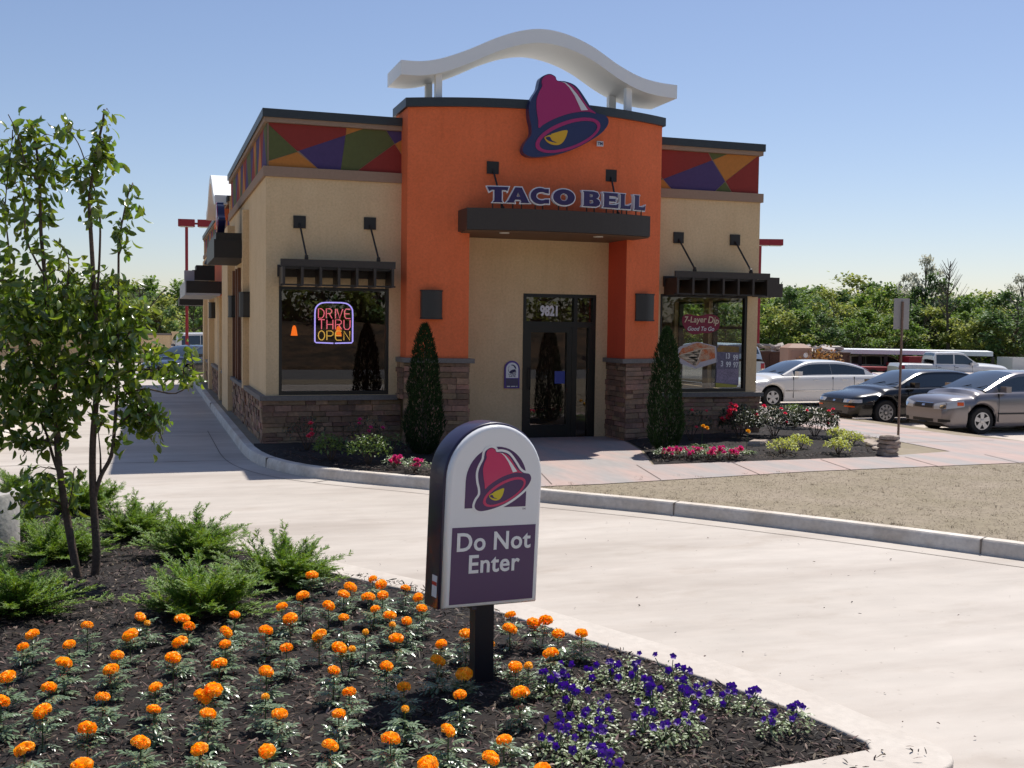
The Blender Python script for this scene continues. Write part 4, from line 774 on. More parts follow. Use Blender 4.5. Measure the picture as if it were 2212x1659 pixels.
def nword(wd, x0, x1, z0, h, m):
    n = len(wd); 
    ws = [.35 if c == 'I' else 1 for c in wd]; tot = sum(ws); x = x0
    for c, q in zip(wd, ws):
        cw = (x1 - x0) * q / tot
        neon([[(x + (px * .82 if c != 'I' else .5) * cw, z0 + pz * h) for px, pz in s] for s in G_[c]], m, .0085, 'neon_letter'); x += cw
nword('DRIVE', .06, .655, .435, .165, nr_); nword('THRU', .06, .655, .245, .165, nr_); nword('OPEN', .06, .655, .055, .16, ny_)
mb = MB(); mb.box(-.05, .72, .02, .026, -.03, .76); mb.build('clear_backing', glass('clear_acrylic', (.93, .95, .95), .03), ns)
mb = MB(); mb.tube([(.22, .03, .72), (.31, .03, 1.0)], .003); mb.tube([(.28, .03, .72), (.36, .03, 1.0)], .003); mb.build('wire', M('grey_wire', (.3, .32, .35), .5), ns)

# ---------------------------------------------------------------- decals in the right front window
def zz(x, y):
    dx = 1450.8 + x * .11318; dy = 665.7 + y * .11318; return (7.44 + (dx - 1431) * .01008, 2.2 + (711 + (dx - 1431) * 0 - dy) * .0089)
def decal(nm, label, polys, parts):
    t = thing(nm, label, 'window poster', (0, 0, 0))
    k = 0
    for (pn, pl, m) in parts:
        k += 1; me = shape_mesh([[zz(*p) for p in q] for q in pl], .002, m, pn); me.transform(Matrix.Translation((0, .052 - .0028 * k, 0)) @ UP); link(pn, me, t)
    return t
m_dred = M('crimson_print', (.22, .006, .035), .5)
blob = cr([(225, 200), (260, 140), (350, 118), (470, 145), (600, 140), (700, 112), (800, 120), (900, 165), (940, 260), (925, 380), (850, 440), (740, 480), (600, 480), (500, 505), (380, 490), (290, 410), (235, 310)], 4)
t = decal('window_decal', 'crimson blob shaped window sticker advertising a seven layer dip', None, [('decal_base', [blob], m_dred)])
def dtext(tx, x, y, sz, m, par, sh=0, sx=1, rot=0, bold=.002):
    me = text_mesh(tx, sz, m, .002, bold, sx, shear=sh); c = zz(x, y); me.transform(Matrix.Translation((c[0], .0445, c[1])) @ UP @ Matrix.Rotation(rot, 4, 'Z')); return link('lettering', me, par)
m_cream = M('cream_print', (.72, .60, .42), .5)
dtext('7-Layer', 465, 225, .165, m_cream, t, .15, .95, R(1)); dtext('Dip', 815, 235, .185, m_cream, t, .1, .9, R(-6)); dtext('Good To Go', 575, 400, .115, M('white_print', (.7, .68, .7), .5), t, .25, .95)
m_food = M('printed_food', (.62, .15, .04), .5, .5, 9, (.60, .36, .22), det=8, contrast=2.5)
decal('window_decal', 'window cling picturing baked dip squares on a white tray', None, [('tray', [[(155, 780), (200, 740), (440, 660), (520, 650), (780, 705), (880, 735), (912, 1040), (700, 1110), (490, 1170), (200, 1065), (165, 950)]], M('tray_white', (.55, .50, .52), .5)),
      ('food', [[(172, 880), (235, 775), (500, 670), (560, 668), (850, 745), (865, 965), (580, 1040), (500, 1125), (290, 1010), (180, 950)]], m_food), ('divider', [[(590, 780), (610, 790), (520, 1090), (495, 1120)], [(180, 905), (590, 775), (850, 760), (845, 772), (595, 795), (185, 920)]], M('cheese_line', (.70, .55, .38), .5))])
t = decal('window_poster', 'blue and purple price poster in the right corner of the front window', None, [('poster_sheet', [[(890, 760), (930, 700), (1330, 720), (1330, 1480), (1290, 1530), (880, 1530)]], M('slate_print', (.12, .11, .17), .5, .3, 5, (.2, .17, .24))), ('header', [[(900, 770), (935, 715), (1325, 735), (1325, 850), (905, 840)]], M('gold_print', (.30, .17, .03), .5, .3, 8, (.16, .10, .03))),
      ('footer', [[(885, 1440), (1300, 1490), (1290, 1528), (882, 1528)]], M('yellow_print', (.42, .36, .05), .5)), ('photo_panel', [[(900, 1170), (1320, 1170), (1320, 1480), (890, 1435)]], M('mauve_print', (.30, .24, .33), .5, .3, 6, (.2, .16, .22)))])
for tx, x, y in (('13', 1105, 925), ('99', 1260, 955), ('3', 1000, 1075), ('99', 1125, 1090), ('97', 1265, 1100)): dtext(tx, x, y, .15, m_wht, t, 0, .75, 0, .004)
# ---------------------------------------------------------------- plants
def leafcol(nm, c, rough=.4, trans=.25, isl=.35, spec=.5): return M(nm, c, rough, island=isl, trans=trans, spec=spec)
m_marleaf = leafcol('marigold_leaf', (.155, .225, .12), .26, .15, .35, .8); m_mar = M('marigold_petal', (.92, .52, .018), .5, island=.22, trans=.25); m_stem = M('green_stem', (.05, .10, .025), .5)
m_pet = M('petunia_petal', (.105, .032, .27), .5, island=.3, trans=.25); m_petleaf = leafcol('petunia_leaf', (.24, .30, .15), .4, .2, .3)
m_jun = leafcol('juniper_needles', (.165, .265, .05), .55, .25, .5); m_twig = M('brown_twig', (.07, .045, .03), .9)
def rv(rd): 
    while True:
        v = Vector((rd.uniform(-1, 1), rd.uniform(-1, 1), rd.uniform(-1, 1)))
        if .05 < v.length < 1: return v.normalized()
def blade(mb, base, d, l, w_, up=Vector((0, 0, 1)), droop=0, fold=.25, mi=0, seg_=2):
    d = Vector(d).normalized(); s = d.cross(up)
    if s.length < .01: s = Vector((1, 0, 0))
    s.normalize(); n = s.cross(d); vs = []; fs = []
    prof = [0, .85, .9, 0] if seg_ == 3 else [0, 1, 0]
    k = len(prof) - 1; b = Vector(base); o = 0
    for i, wq in enumerate(prof):
        t = i / k; c = b + d * l * t - Vector((0, 0, 1)) * droop * l * t * t
        if wq == 0: vs.append(c); 
        else: vs += [c + s * w_ * wq * .5 + n * fold * w_ * .5, c, c - s * w_ * wq * .5 + n * fold * w_ * .5]
    if k == 2: fs = [(0, 1, 2), (0, 2, 3), (1, 4, 2), (2, 4, 3)]
    else: fs = [(0, 1, 2), (0, 2, 3), (1, 4, 5, 2), (2, 5, 6, 3), (4, 7, 5), (5, 7, 6)]
    mb.add(vs, fs, mi)
def head_mesh(seed, r=.039, petals=120, flat=.66):
    rd = random.Random(seed); mb = MB()
    for i in range(petals):
        t = (i + .5) / petals; ph = math.acos(1 - 1.55 * t); th = i * 2.39996 + rd.uniform(-.2, .2)
        n = Vector((math.sin(ph) * math.cos(th), math.sin(ph) * math.sin(th), math.cos(ph)))
        p = Vector((n.x * r, n.y * r, n.z * r * flat)); out = n; a = out.cross(rv(rd)).normalized(); b = out.cross(a)
        l = r * rd.uniform(.20, .30); wd = r * rd.uniform(.17, .24); tip = out * r * rd.uniform(.05, .16)
        q = p * .90; vs = [q - a * wd - b * l * .3, q + a * wd - b * l * .3, p + a * wd * 1.25 + b * l * .3 + tip * .6, p + b * l * .5 + tip * 1.2, p - a * wd * 1.25 + b * l * .3 + tip * .6]
        mb.add(vs, [(0, 1, 2, 3, 4)])
    mb.lathe([(0, -r * .25), (r * .6, -r * .22), (r * .86, 0), (r * .84, r * flat * .35), (r * .6, r * flat * .7), (0, r * flat * .92)], 12)
    return mb.mesh('flower_head', m_mar, True)
def mar_leaves(seed, s=1):
    rd = random.Random(seed); mb = MB()
    for i in range(rd.randint(18, 23)):
        a = i * 2.4 + rd.uniform(-.3, .3); el = rd.uniform(.1, .9); L = rd.uniform(.06, .105) * s; z0 = rd.uniform(.02, .145) * s
        d = Vector((math.cos(a) * math.cos(el), math.sin(a) * math.cos(el), math.sin(el))); base = Vector((0, 0, z0)); side = d.cross(Vector((0, 0, 1))).normalized()
        for k in range(5):
            t = .25 + .75 * k / 4; c = base + d * L * t - Vector((0, 0, 1)) * L * .35 * t * t
            if k == 4: blade(mb, c, d - Vector((0, 0, .4)), .040 * s, .016 * s, droop=.2, seg_=3); continue
            for sg in (-1, 1): blade(mb, c, d * .75 + side * sg * .75 - Vector((0, 0, .25)), rd.uniform(.026, .038) * s, .014 * s, droop=.25, seg_=3)
    return mb.mesh('foliage', m_marleaf)
HEADS = [head_mesh(i, .039, 130, f) for i, f in enumerate((.62, .72, .66, .58))]; SMALLH = head_mesh(9, .022, 60, .9)
MLEAF = [mar_leaves(i) for i in range(6)]
def ordinal(n):
    A_1 = ['first', 'second', 'third', 'fourth', 'fifth', 'sixth', 'seventh', 'eighth', 'ninth', 'tenth', 'eleventh', 'twelfth', 'thirteenth', 'fourteenth', 'fifteenth', 'sixteenth', 'seventeenth', 'eighteenth', 'nineteenth']
    return A_1[n] if n < 19 else ('twentieth' if n == 19 else ('twenty ' + A_1[n - 20] if n < 29 else 'thirtieth'))
rd = random.Random(11)
rows = {}
for i, e in enumerate(DATA['MARI']): rows.setdefault(min(6, int((1660 - e[-1][1]) / 62)), []).append((e[-1][0], i))
RN = ['front row', 'second row back', 'third row back', 'fourth row back', 'fifth row back', 'sixth row back', 'rearmost row']
LAB = {}
for k, L in rows.items():
    L.sort()
    for j, (x, i) in enumerate(L): LAB[i] = (ordinal(j) + ' from left', RN[k])
SHADE = []
for i, e in enumerate(DATA['MARI']):
    heads = e[:-1]; px, py = e[-1]; small = (px, py) in ((1153, 1340), (573, 1503), (875, 1531), (1141, 1437), (790, 1367))
    hx = sum(h[0] for h in heads) / len(heads); hy = sum(h[1] for h in heads) / len(heads)
    shade = (px, py) in ((835, 1438), (946, 1425), (872, 1483), (1056, 1391))
    if (px, py) == (1056, 1391): hx -= .035; hy -= .17; heads = [[hx, hy]]
    kind = 'two bloom orange marigold' if len(heads) > 1 else ('marigold with small half open bloom' if small else ('shaded single bloom marigold below the sign' if shade else 'single bloom orange marigold'))
    t = thing('marigold', f'{kind}, {LAB[i][0]}, {LAB[i][1]}', 'marigold', (hx, hy - .0, ISL_Z + .045), rd.uniform(0, 6.28), group='orange marigolds planted in the mulch bed')
    sc_ = rd.uniform(.9, 1.15); link('foliage', MLEAF[i % 6], t, (0, 0, 0), rd.uniform(0, 6), (sc_, sc_, rd.uniform(.85, 1.1)))
    inv = Matrix.Rotation(-t.rotation_euler.z, 4, 'Z'); mb = MB()
    for j, (x, y) in enumerate(heads):
        lp = inv @ Vector((x - hx, y - hy, 0)); hz = .37 - (ISL_Z + .045) - (.02 if j else 0) + rd.uniform(-.008, .008)
        me = SMALLH if (small or (j == 1 and rd.random() < .3)) else HEADS[(i + j) % 4]; s2 = rd.uniform(.74, 1.12)
        h = link('flower_head', me, t, (lp.x, lp.y, hz), rd.uniform(0, 6), s2); h.rotation_euler = (rd.gauss(0, .28) , rd.gauss(0, .28), rd.uniform(0, 6))
        mb.tube([(lp.x * .3, lp.y * .3, 0), (lp.x * .7, lp.y * .7, hz * .5), (lp.x, lp.y, hz)], .0035, 5)
    mb.build('stem', m_stem, t)
# petunias
def trumpet(seed):
    rd = random.Random(seed); mb = MB(); n = 20; vs = []; 
    for r, h in ((.004, -.035), (.007, -.01), (.014, .0), (.030, .006)):
        for k in range(n):
            a = 2 * PI * k / n; lob = 1 + (.16 * math.cos(5 * a) if r > .02 else 0); vs.append((r * lob * math.cos(a), r * lob * math.sin(a), h + (rd.uniform(-.003, .003) if r > .02 else 0)))
    fs = [(i * n + k, i * n + (k + 1) % n, (i + 1) * n + (k + 1) % n, (i + 1) * n + k) for i in range(3) for k in range(n)]
    mb.add(vs, fs); return mb.mesh('flower', m_pet, True)
def roundleaves(seed, n, R_, H, m, l=.035, w_=.022, nm='foliage', up=.2):
    rd = random.Random(seed); mb = MB()
    for i in range(n):
        a = rd.uniform(0, 2 * PI); r = R_ * math.sqrt(rd.random()); z = H * (1 - (r / R_) ** 2 * .75) * rd.uniform(.25, 1)
        d = Vector((math.cos(a) + rd.gauss(0, .5), math.sin(a) + rd.gauss(0, .5), rd.gauss(up, .35))); blade(mb, (r * math.cos(a), r * math.sin(a), z), d, l * rd.uniform(.7, 1.2), w_ * rd.uniform(.8, 1.2), droop=.3, seg_=3, fold=.35)
    return mb.mesh(nm, m)
TR = [trumpet(i) for i in range(3)]; PL = [roundleaves(20 + i, 85, .12, .15, m_petleaf) for i in range(4)]
PG = {}
for p in DATA['PETU']: 
    for k in PG:
        if math.hypot(k[0] - p[0], k[1] - p[1]) < .20: PG[k].append(p); break
    else: PG[tuple(p)] = [p]
srt = sorted(PG.items(), key=lambda q: q[0][0])
for i, (k, ps) in enumerate(srt):
    big = len(ps)
    t = thing('petunia', f'{"bushy" if big > 1 else "small"} purple petunia clump, {ordinal(i)} counting from the sign post side towards the kerb corner', 'petunia', (k[0], k[1], ISL_Z + .04), 0, 'purple petunias at the right end of the bed')
    for n_, p in enumerate(ps): link('foliage', PL[(i + n_) % 4], t, (p[0] - k[0], p[1] - k[1], 0), rd.uniform(0, 6), rd.uniform(.7, .9))
    stt = MB()
    for p in ps:
        for j in range(rd.randint(4, 6)):
            x = p[0] - k[0] + rd.gauss(0, .05); y = p[1] - k[1] + rd.gauss(0, .05); o = link('flower', TR[j % 3], t, (x, y, .125 + rd.uniform(-.05, .04)), 0, rd.uniform(.52, .76))
            q_ = (p[0] - k[0], p[1] - k[1]); stt.tube([(0, 0, .0), (q_[0] * .8, q_[1] * .8, .01), (q_[0] + (x - q_[0]) * .6, q_[1] + (y - q_[1]) * .6, .08), (x, y, o.location.z - .02)], .0028, 4)
            o.rotation_euler = Vector((rd.gauss(-.35, .45), rd.gauss(-.75, .4), rd.uniform(.15, .9))).to_track_quat('Z', 'Y').to_euler()
    stt.build('stem', m_stem, t)
# junipers
def juniper(seed, R_=.5, H=.42, n=60, dirbias=(.35, .1)):
    rd = random.Random(seed); mb = MB(); tw = MB()
    for i in range(n):
        a = rd.uniform(0, 2 * PI); el = rd.uniform(.15, 1.25); L = R_ * rd.uniform(.55, 1.15) * (1.15 - .30 * el) * (1.35 if i % 11 == 0 else 1)
        d = Vector((math.cos(a) * math.cos(el) + dirbias[0] * rd.random(), math.sin(a) * math.cos(el) + dirbias[1] * rd.random(), math.sin(el) * .95 + .12)).normalized(); pts = []; p = Vector((rd.gauss(0, .05), rd.gauss(0, .05), .02)); dd = d.copy()
        K = 8
        for k in range(K + 1): pts.append(p.copy()); p = p + dd * L / K; dd = (dd + Vector((d.x * .08, d.y * .08, -.055 if k < 4 else .03)) + rv(rd) * .05).normalized()
        tw.tube([pts[0], pts[3], pts[6]], [.006, .004, .002], 4)
        for k in range(2, K + 1):
            for q in range(4):
                base = pts[k - 1].lerp(pts[k], rd.random()); dk = (pts[k] - pts[k - 1]).normalized(); lat = dk.cross(Vector((0, 0, 1)) + rv(rd) * .5).normalized() * (1 if q % 2 else -1); sd = (dk * .9 + lat * .65 + rv(rd) * .25 + Vector((0, 0, .12))).normalized(); l2 = R_ * rd.uniform(.13, .27) * (1.35 - k / K * .9)
                l3 = sd.cross(Vector((0, 0, 1))).normalized()
                for m_ in range(8):
                    t = (m_ + .5) / 8; b2 = base + sd * l2 * t; n2 = (sd * .9 + l3 * (.75 if m_ % 2 else -.75) + rv(rd) * .35).normalized(); blade(mb, b2, n2, rd.uniform(.026, .042) * (1.25 - t * .6), .0085, fold=.5)
                blade(mb, base, sd, l2 * 1.1, .009, fold=.4)
    return mb.mesh('foliage', m_jun), tw.mesh('branches', m_twig)
JM = [juniper(i + 1, .50, .5, 88, db) for i, db in enumerate([(.4, .1), (.2, .3), (.5, 0)])]
JS = [(-3.3, -5.6, .85, 0, 0, 'feathery green juniper behind the concrete light base at the left edge'), (-2.52, -6.75, 1.0, 1, .6, 'juniper partly hidden behind the twin tree stems, nearest the lane'), (-2.0, -8.35, .95, 2, 0, 'juniper just right of the tree stems, against the pale drive'), (-1.52, -9.35, 1.0, 0, .3, 'upright juniper with a long spray reaching right over the kerb'), (-.88, -10.55, 1.0, 2, -.1, 'rightmost juniper, beside the kerb behind the marigolds'), (-1.55, -11.35, 1.05, 1, .2, 'large bright juniper directly behind the marigolds, centre of the group'), (-2.62, -9.2, .95, 2, .5, 'juniper at the foot of the tree beside the concrete base'), (-2.75, -11.0, .95, 0, 1.0, 'low juniper at the left edge in front of the tree'), (-3.15, -8.0, .75, 1, 2, 'small dark juniper in the shade of the tree by the concrete base')]
for x, y, s, v, rz, lab in JS:
    t = thing('juniper', lab, 'juniper shrub', (x, y, ISL_Z + .04), 0, 'spreading junipers in the island bed')
    link('foliage', JM[v][0], t, (0, 0, 0), rz, (s, s, s * .95)); link('branches', JM[v][1], t, (0, 0, 0), rz, (s, s, s * .95))
# young tree
m_leafg = M('glossy_tree_leaf', (.125, .185, .035), .24, island=.45, trans=.40, spec=.9); m_bark = M('smooth_brown_bark', (.13, .085, .06), .8, .3, 6, (.08, .055, .04), .5, 60)
yt = thing('young_tree', 'slender multi stemmed young tree with glossy drooping leaves at the left', 'tree', (-2.36, -9.9, ISL_Z + .04)); TB = Vector(yt.location); rd = random.Random(21)
lim = []; mbt = MB(); mbl = MB()
for i, L in enumerate(DATA['LIMBS']):
    n = len(L); off = 0 if i < 3 else rd.uniform(-.3, .3); pts = []
    for j, (x, z) in enumerate(L): pts.append(Vector((x, -9.9 + off * min(1, j / 3) + .05 * noise.noise((x * 3, z * 3, i)), z)) - TB)
    if i < 2: pts[0].z = -.02
    r0 = (.034, .034, .019, .011, .015, .014, .012, .01, .01, .011, .011, .011, .010, .008, .008, .008, .009)[i]; rs = [max(.0035, r0 * (1 - .8 * j / (n - 1))) for j in range(n)]
    sm = cr([tuple(p) for p in pts], 4, closed=False); rr = [rs[min(n - 1, k // 4)] * (1 - (k % 4) / 4) + rs[min(n - 1, k // 4 + 1)] * (k % 4) / 4 for k in range(len(sm))]
    (mbt if i < 2 else mbl).tube(sm, rr, 7); lim.append([Vector(s) for s in sm])
allp = [p for l in lim for p in l]
lf = MB()
def tleaf(p, d, L, curl):
    d = d.normalized(); s = d.cross(rv(rd)); s.normalize(); n = s.cross(d); K = 5; W = L * rd.uniform(.36, .48); vs = []; c = p.copy(); dd = d.copy(); fold = rd.uniform(.3, .8)
    for k in range(K):
        t = k / (K - 1); wq = (.04, .8, 1, .72, .02)[k]; nn = s.cross(dd); vs += [c + s * W * .5 * wq + nn * fold * W * .4 * wq, c, c - s * W * .5 * wq + nn * fold * W * .4 * wq]; c = c + dd * L / (K - 1); dd = (dd + (-nn) * curl).normalized()
    lf.add(vs, [f for k in range(K - 1) for f in ((3 * k, 3 * k + 1, 3 * k + 4, 3 * k + 3), (3 * k + 1, 3 * k + 2, 3 * k + 5, 3 * k + 4))])
for (x, z, rx, rz_, n) in DATA['CLUST']:
    cx = Vector((x, -9.9, z)) - TB; dep = min(.55, max(.12, rx * 1.1)); anchors = []
    for q in range(max(2, n // 9)):
        p = cx + Vector((rd.uniform(-1, 1) * rx * .8, rd.gauss(0, .6) * dep, rd.uniform(-1, 1) * rz_ * .8)); a = min(allp, key=lambda v: (v - p).length + .3 * max(0, v.z - p.z)); 
        if (a - p).length > .05: mbl.tube([a, a.lerp(p, .5) + Vector((0, 0, .04)), p], [.005, .0035, .002], 4)
        anchors.append((a, p))
    for q in range(int(n * (.95 if z > 2.3 else 1.9))):
        a, p = anchors[q % len(anchors)]; b = a.lerp(p, rd.uniform(.35, 1.0)) + Vector((rd.uniform(-1, 1) * rx * .4, rd.gauss(0, .5) * dep * .6, rd.uniform(-1, 1) * rz_ * .4)) if q % 3 == 0 else cx + Vector((rd.gauss(0, .55) * rx, rd.gauss(0, .6) * dep, rd.gauss(0, .55) * rz_))
        out = Vector((rd.gauss(0, .8), rd.gauss(0, .8), rd.gauss(-.75, .5))); tleaf(b, out, rd.uniform(.068, .125), rd.uniform(.05, .38))
mbt.build('trunk', m_bark, yt, smooth=True); mbl.build('branches', m_bark, yt, smooth=True); lf.build('foliage', m_leafg, yt, smooth=True)
# arborvitae
def arbor(seed, h=2.03, r=.285):
    rd = random.Random(seed); mb = MB()
    for i in range(6500):
        z = h * (1 - rd.random() ** .85) + .02; prof = r * min(1, (z / (h * .18)) ** .4) * max(0, 1 - (z / h) ** 2.2) ** .7 + .02; a = rd.uniform(0, 2 * PI); rr = prof * (1 - .35 * rd.random() ** 2) * (1 + .26 * noise.noise((math.cos(a) * 2, math.sin(a) * 2, z * 3 + seed)))
        d = Vector((math.cos(a) * .5, math.sin(a) * .5, 1)) + rv(rd) * .5; blade(mb, (rr * math.cos(a), rr * math.sin(a), z), d, rd.uniform(.05, .09), .02, fold=.4)
    return mb
m_arb = leafcol('arborvitae_foliage', (.020, .042, .012), .85, .08, .3, .2)
for (x, y, sd, lab) in ((2.21, -2.35, 1, 'tall dark conical arborvitae left of the entrance'), (6.2, -2.75, 2, 'tall dark conical arborvitae right of the entrance')):
    t = thing('arborvitae', lab, 'conifer', (x, y, .15)); arbor(sd).build('foliage', m_arb, t); mb = MB(); mb.tube([(0, 0, 0), (0, 0, .6), (0, 0, 1.7)], [.05, .04, .01]); mb.build('trunk', m_bark, t)
# bed shrubs
m_shg = leafcol('shrub_leaf', (.10, .155, .04), .45, .25); m_shd = leafcol('dark_rose_leaf', (.055, .065, .035), .35, .2, .5); m_lime = leafcol('lime_leaf', (.42, .46, .11), .5, .3, .3); m_imp = leafcol('pale_leaf', (.24, .30, .17), .4, .2)
m_pink = M('pink_petal', (.80, .11, .30), .5, island=.3, trans=.2); m_coral = M('coral_petal', (.85, .12, .16), .5, island=.25, trans=.2); m_yfl = M('yellow_petal', (.85, .50, .03), .5, trans=.2)
def blossom(r, m, seed):
    rd = random.Random(seed); mb = MB()
    for i in range(18): a = i * 2.4; d = Vector((math.cos(a), math.sin(a), .3 + i * .12)); blade(mb, (0, 0, 0), d, r, r * .8, fold=.3, seg_=3)
    return mb.mesh('flower', m)
FP = blossom(.046, m_pink, 1); FC = blossom(.055, m_coral, 2); FY = blossom(.05, m_yfl, 3)
def shrub(x, y, R_, H, m, lab, seed, n=260, l=.05, fl=None, nf=0, fpos=None, cat='shrub', nm='shrub', group=None, z=.17, fr=1):
    rd = random.Random(seed); t = thing(nm, lab, cat, (x, y, z), 0, group); mb = MB()
    for i in range(n):
        a = rd.uniform(0, 2 * PI); ph = math.acos(rd.uniform(-.2, 1)); rr = (1 - .5 * rd.random() ** 2) * (1 + .25 * noise.noise((math.cos(a) * 1.5 + seed, math.sin(a) * 1.5, ph)))
        p = Vector((R_ * rr * math.sin(ph) * math.cos(a), R_ * rr * math.sin(ph) * math.sin(a), max(.02, H * .5 + H * .5 * rr * math.cos(ph)))); blade(mb, p, rv(rd) + p.normalized() * .6 + Vector((0, 0, .2)), l * rd.uniform(.7, 1.3), l * .5, fold=.3, seg_=3, droop=.2)
    mb.build('foliage', m, t); s = MB()
    for i in range(7): a = i * .9; s.tube([(0, 0, -.02), (R_ * .35 * math.cos(a), R_ * .35 * math.sin(a), H * .45), (R_ * .6 * math.cos(a), R_ * .6 * math.sin(a), H * .8)], [.008, .005, .003], 4)
    s.build('stem', m_twig, t)
    for i in range(nf):
        if fpos: p = fpos[i % len(fpos)]; q = Vector(p) + Vector((rd.gauss(0, .03), rd.gauss(0, .03), rd.gauss(0, .03)))
        else: a = rd.uniform(PI, 2 * PI); q = Vector((R_ * .8 * rd.random() * math.cos(a), R_ * .85 * math.sin(a), H * rd.uniform(.45, 1)))
        o = link('flower', fl, t, q, rd.uniform(0, 6), fr * rd.uniform(.8, 1.2)); o.rotation_euler = (rd.uniform(.2, .9), rd.gauss(0, .3), 0)
    return t
gl = 'flowering plants in the mulch beds by the facade'
shrub(8.4, -1.35, .42, .62, m_shd, 'rose bush with clusters of coral pink blooms at the corner of the building', 1, 1300, .065, fl=FC, nf=16, fpos=[(-.30, -.15, .50), (-.24, -.2, .58), (-.34, -.1, .42), (-.2, -.1, .62), (.28, -.1, .42)], fr=1.1)
shrub(9.25, -1.15, .44, .60, m_shd, 'dark leaved rose bush with two red blooms, middle of the right bed', 2, 1500, .065, fl=FC, nf=4)
shrub(10.0, -1.35, .44, .58, m_shd, 'dark leaved rose bush nearest the parking lot walk', 3, 1500, .065, fl=FC, nf=6, fr=.8)
shrub(9.95, 1.5, .40, .75, m_shg, 'green leafy shrub against the right corner of the building', 4, 1200, .065); shrub(10.6, .3, .35, .5, m_shg, 'green shrub behind the two dark rose bushes', 5, 1000, .06)
shrub(7.35, -1.45, .38, .6, m_shd, 'shaded rose bush with a few dull red blooms under the right window', 6, 260, fl=FC, nf=4, fr=.8)
for i, (x, y, lab) in enumerate([(7.89, -3.6, 'largest lime green clump nearest the walk, left end of the row'), (8.53, -3.1, 'lime green clump just behind and right of the largest one'), (8.85, -3.75, 'round lime green clump beside the walk in the right bed'), (9.82, -2.75, 'lime green clump near the stacked stones'), (10.05, -1.95, 'small lime green clump at the foot of the rightmost rose bush')]):
    shrub(x, y, .24 if i == 0 else .2, .26, m_lime, lab, 30 + i, 260, .055, cat='perennial', nm='lime_perennial', group='lime green clumps in the right bed')
# day lilies
def lily(x, y, lab, sd, fl):
    rd = random.Random(sd); t = thing('day_lily', lab, 'day lily', (x, y, .17)); mb = MB()
    for i in range(34): a = rd.uniform(0, 2 * PI); blade(mb, (rd.gauss(0, .03), rd.gauss(0, .03), 0), (math.cos(a) * .6, math.sin(a) * .6, 1), rd.uniform(.25, .38), .022, droop=.75, seg_=3)
    mb.build('foliage', m_shg, t); mb = MB(); mb.tube([(0, 0, 0), (.02, 0, .36)], .004, 5); mb.build('stem', m_stem, t)
    for k in range(fl): o = link('flower', FY, t, (.02 + .07 * k, 0, .38 - .03 * k), 0, 1.1); o.rotation_euler = (.9, 0, 0)
lily(7.25, -3.55, 'day lily with one yellow bloom at the right end of the pink flowers', 1, 1); lily(6.95, -2.6, 'day lily with two pale yellow blooms in the shade under the right window', 2, 2)
# pink impatiens strips
def impat(pts, lab, sd):
    for i, (x, y) in enumerate(pts):
        l2 = lab[i] if isinstance(lab, (list, tuple)) else lab
        shrub(x, y, .17, .17, m_imp, l2, sd + i, 120, .05, fl=FP, nf=9, cat='impatiens', nm='impatiens', group='pink impatiens in the mulch beds')
nR = 8; impat([(5.72 + i * .165 + (i % 2) * .02, -3.72 - .04 * i + (i % 2) * .16) for i in range(nR)], ['pink impatiens, ' + ordinal(i) + ' from the walk in the strip right of the entrance' for i in range(nR)], 60)
impat([(1.42, -3.85), (1.62, -4.25), (1.95, -4.5), (2.2, -4.75)], ['pink impatiens, ' + ordinal(i) + ' from the left in the left bed beside the kerb' for i in range(4)], 80)
shrub(.67, -2.85, .27, .38, m_shg, 'yellow green shrub at the left end of the left bed', 90, 420, .06); shrub(1.12, -3.45, .30, .42, m_shg, 'sunlit green shrub in the left bed next to the pink impatiens', 91, 520, .06); shrub(1.55, -2.85, .24, .4, m_shg, 'thin green shrub behind the sunlit one, near the left arborvitae', 92, 110, .05)
shrub(.5, -1.5, .36, .55, m_shd, 'dark rose bush with one red bloom in front of the left stone wall', 93, 260, fl=FC, nf=4); shrub(1.43, -1.7, .36, .55, m_shd, 'dark rose bush with dull magenta blooms left of the arborvitae', 94, 260, fl=FP, nf=5)
# stones of the bed edge
m_rock = M('weathered_stone', (.50, .42, .34), .9, .2, 5, (.26, .19, .15), .8, 30)
def slab(x, y, z, sx, sy, sz, rz, lab, sd, grp='flat stones edging the right bed'):
    rd = random.Random(sd); mb = MB(); N_ = 9; out = [(sx * (1 + rd.uniform(-.18, .12)) * math.cos(2 * PI * k / N_), sy * (1 + rd.uniform(-.18, .12)) * math.sin(2 * PI * k / N_)) for k in range(N_)]
    vs = [(a, b, 0) for a, b in out] + [(a * .98, b * .98, sz * .7) for a, b in out] + [(a * .86, b * .86, sz + rd.uniform(-.008, .008)) for a, b in out]
    fs = [tuple(range(N_))[::-1], tuple(range(2 * N_, 3 * N_))] + [(r * N_ + k, r * N_ + (k + 1) % N_, (r + 1) * N_ + (k + 1) % N_, (r + 1) * N_ + k) for r in (0, 1) for k in range(N_)]
    o = mb.add(vs, fs).build('edging_stone', m_rock); o.location = (x, y, z); o.rotation_euler = (rd.gauss(0, .05), rd.gauss(0, .05), rz); return tag(o, lab, 'stone', grp)
for k in range(5): slab(9.72, -3.88, .15 + k * .068, .20 - .015 * (k == 4), .16, .062, .4 + k * .7, ['bottom', 'second lowest', 'middle', 'second highest', 'top'][k] + ' stone of the little stack at the corner of the right bed', k + 1)
for k, (x, y) in enumerate([(9.95, -3.35), (10.2, -2.85), (10.5, -2.3), (10.8, -1.75), (11.05, -1.2), (11.15, -.5)]): slab(x, y, .15, .26, .13, .07 + .02 * (k % 2), 1.0, 'flat edging stone, ' + ordinal(k) + ' from the stack along the right bed edge', 20 + k)
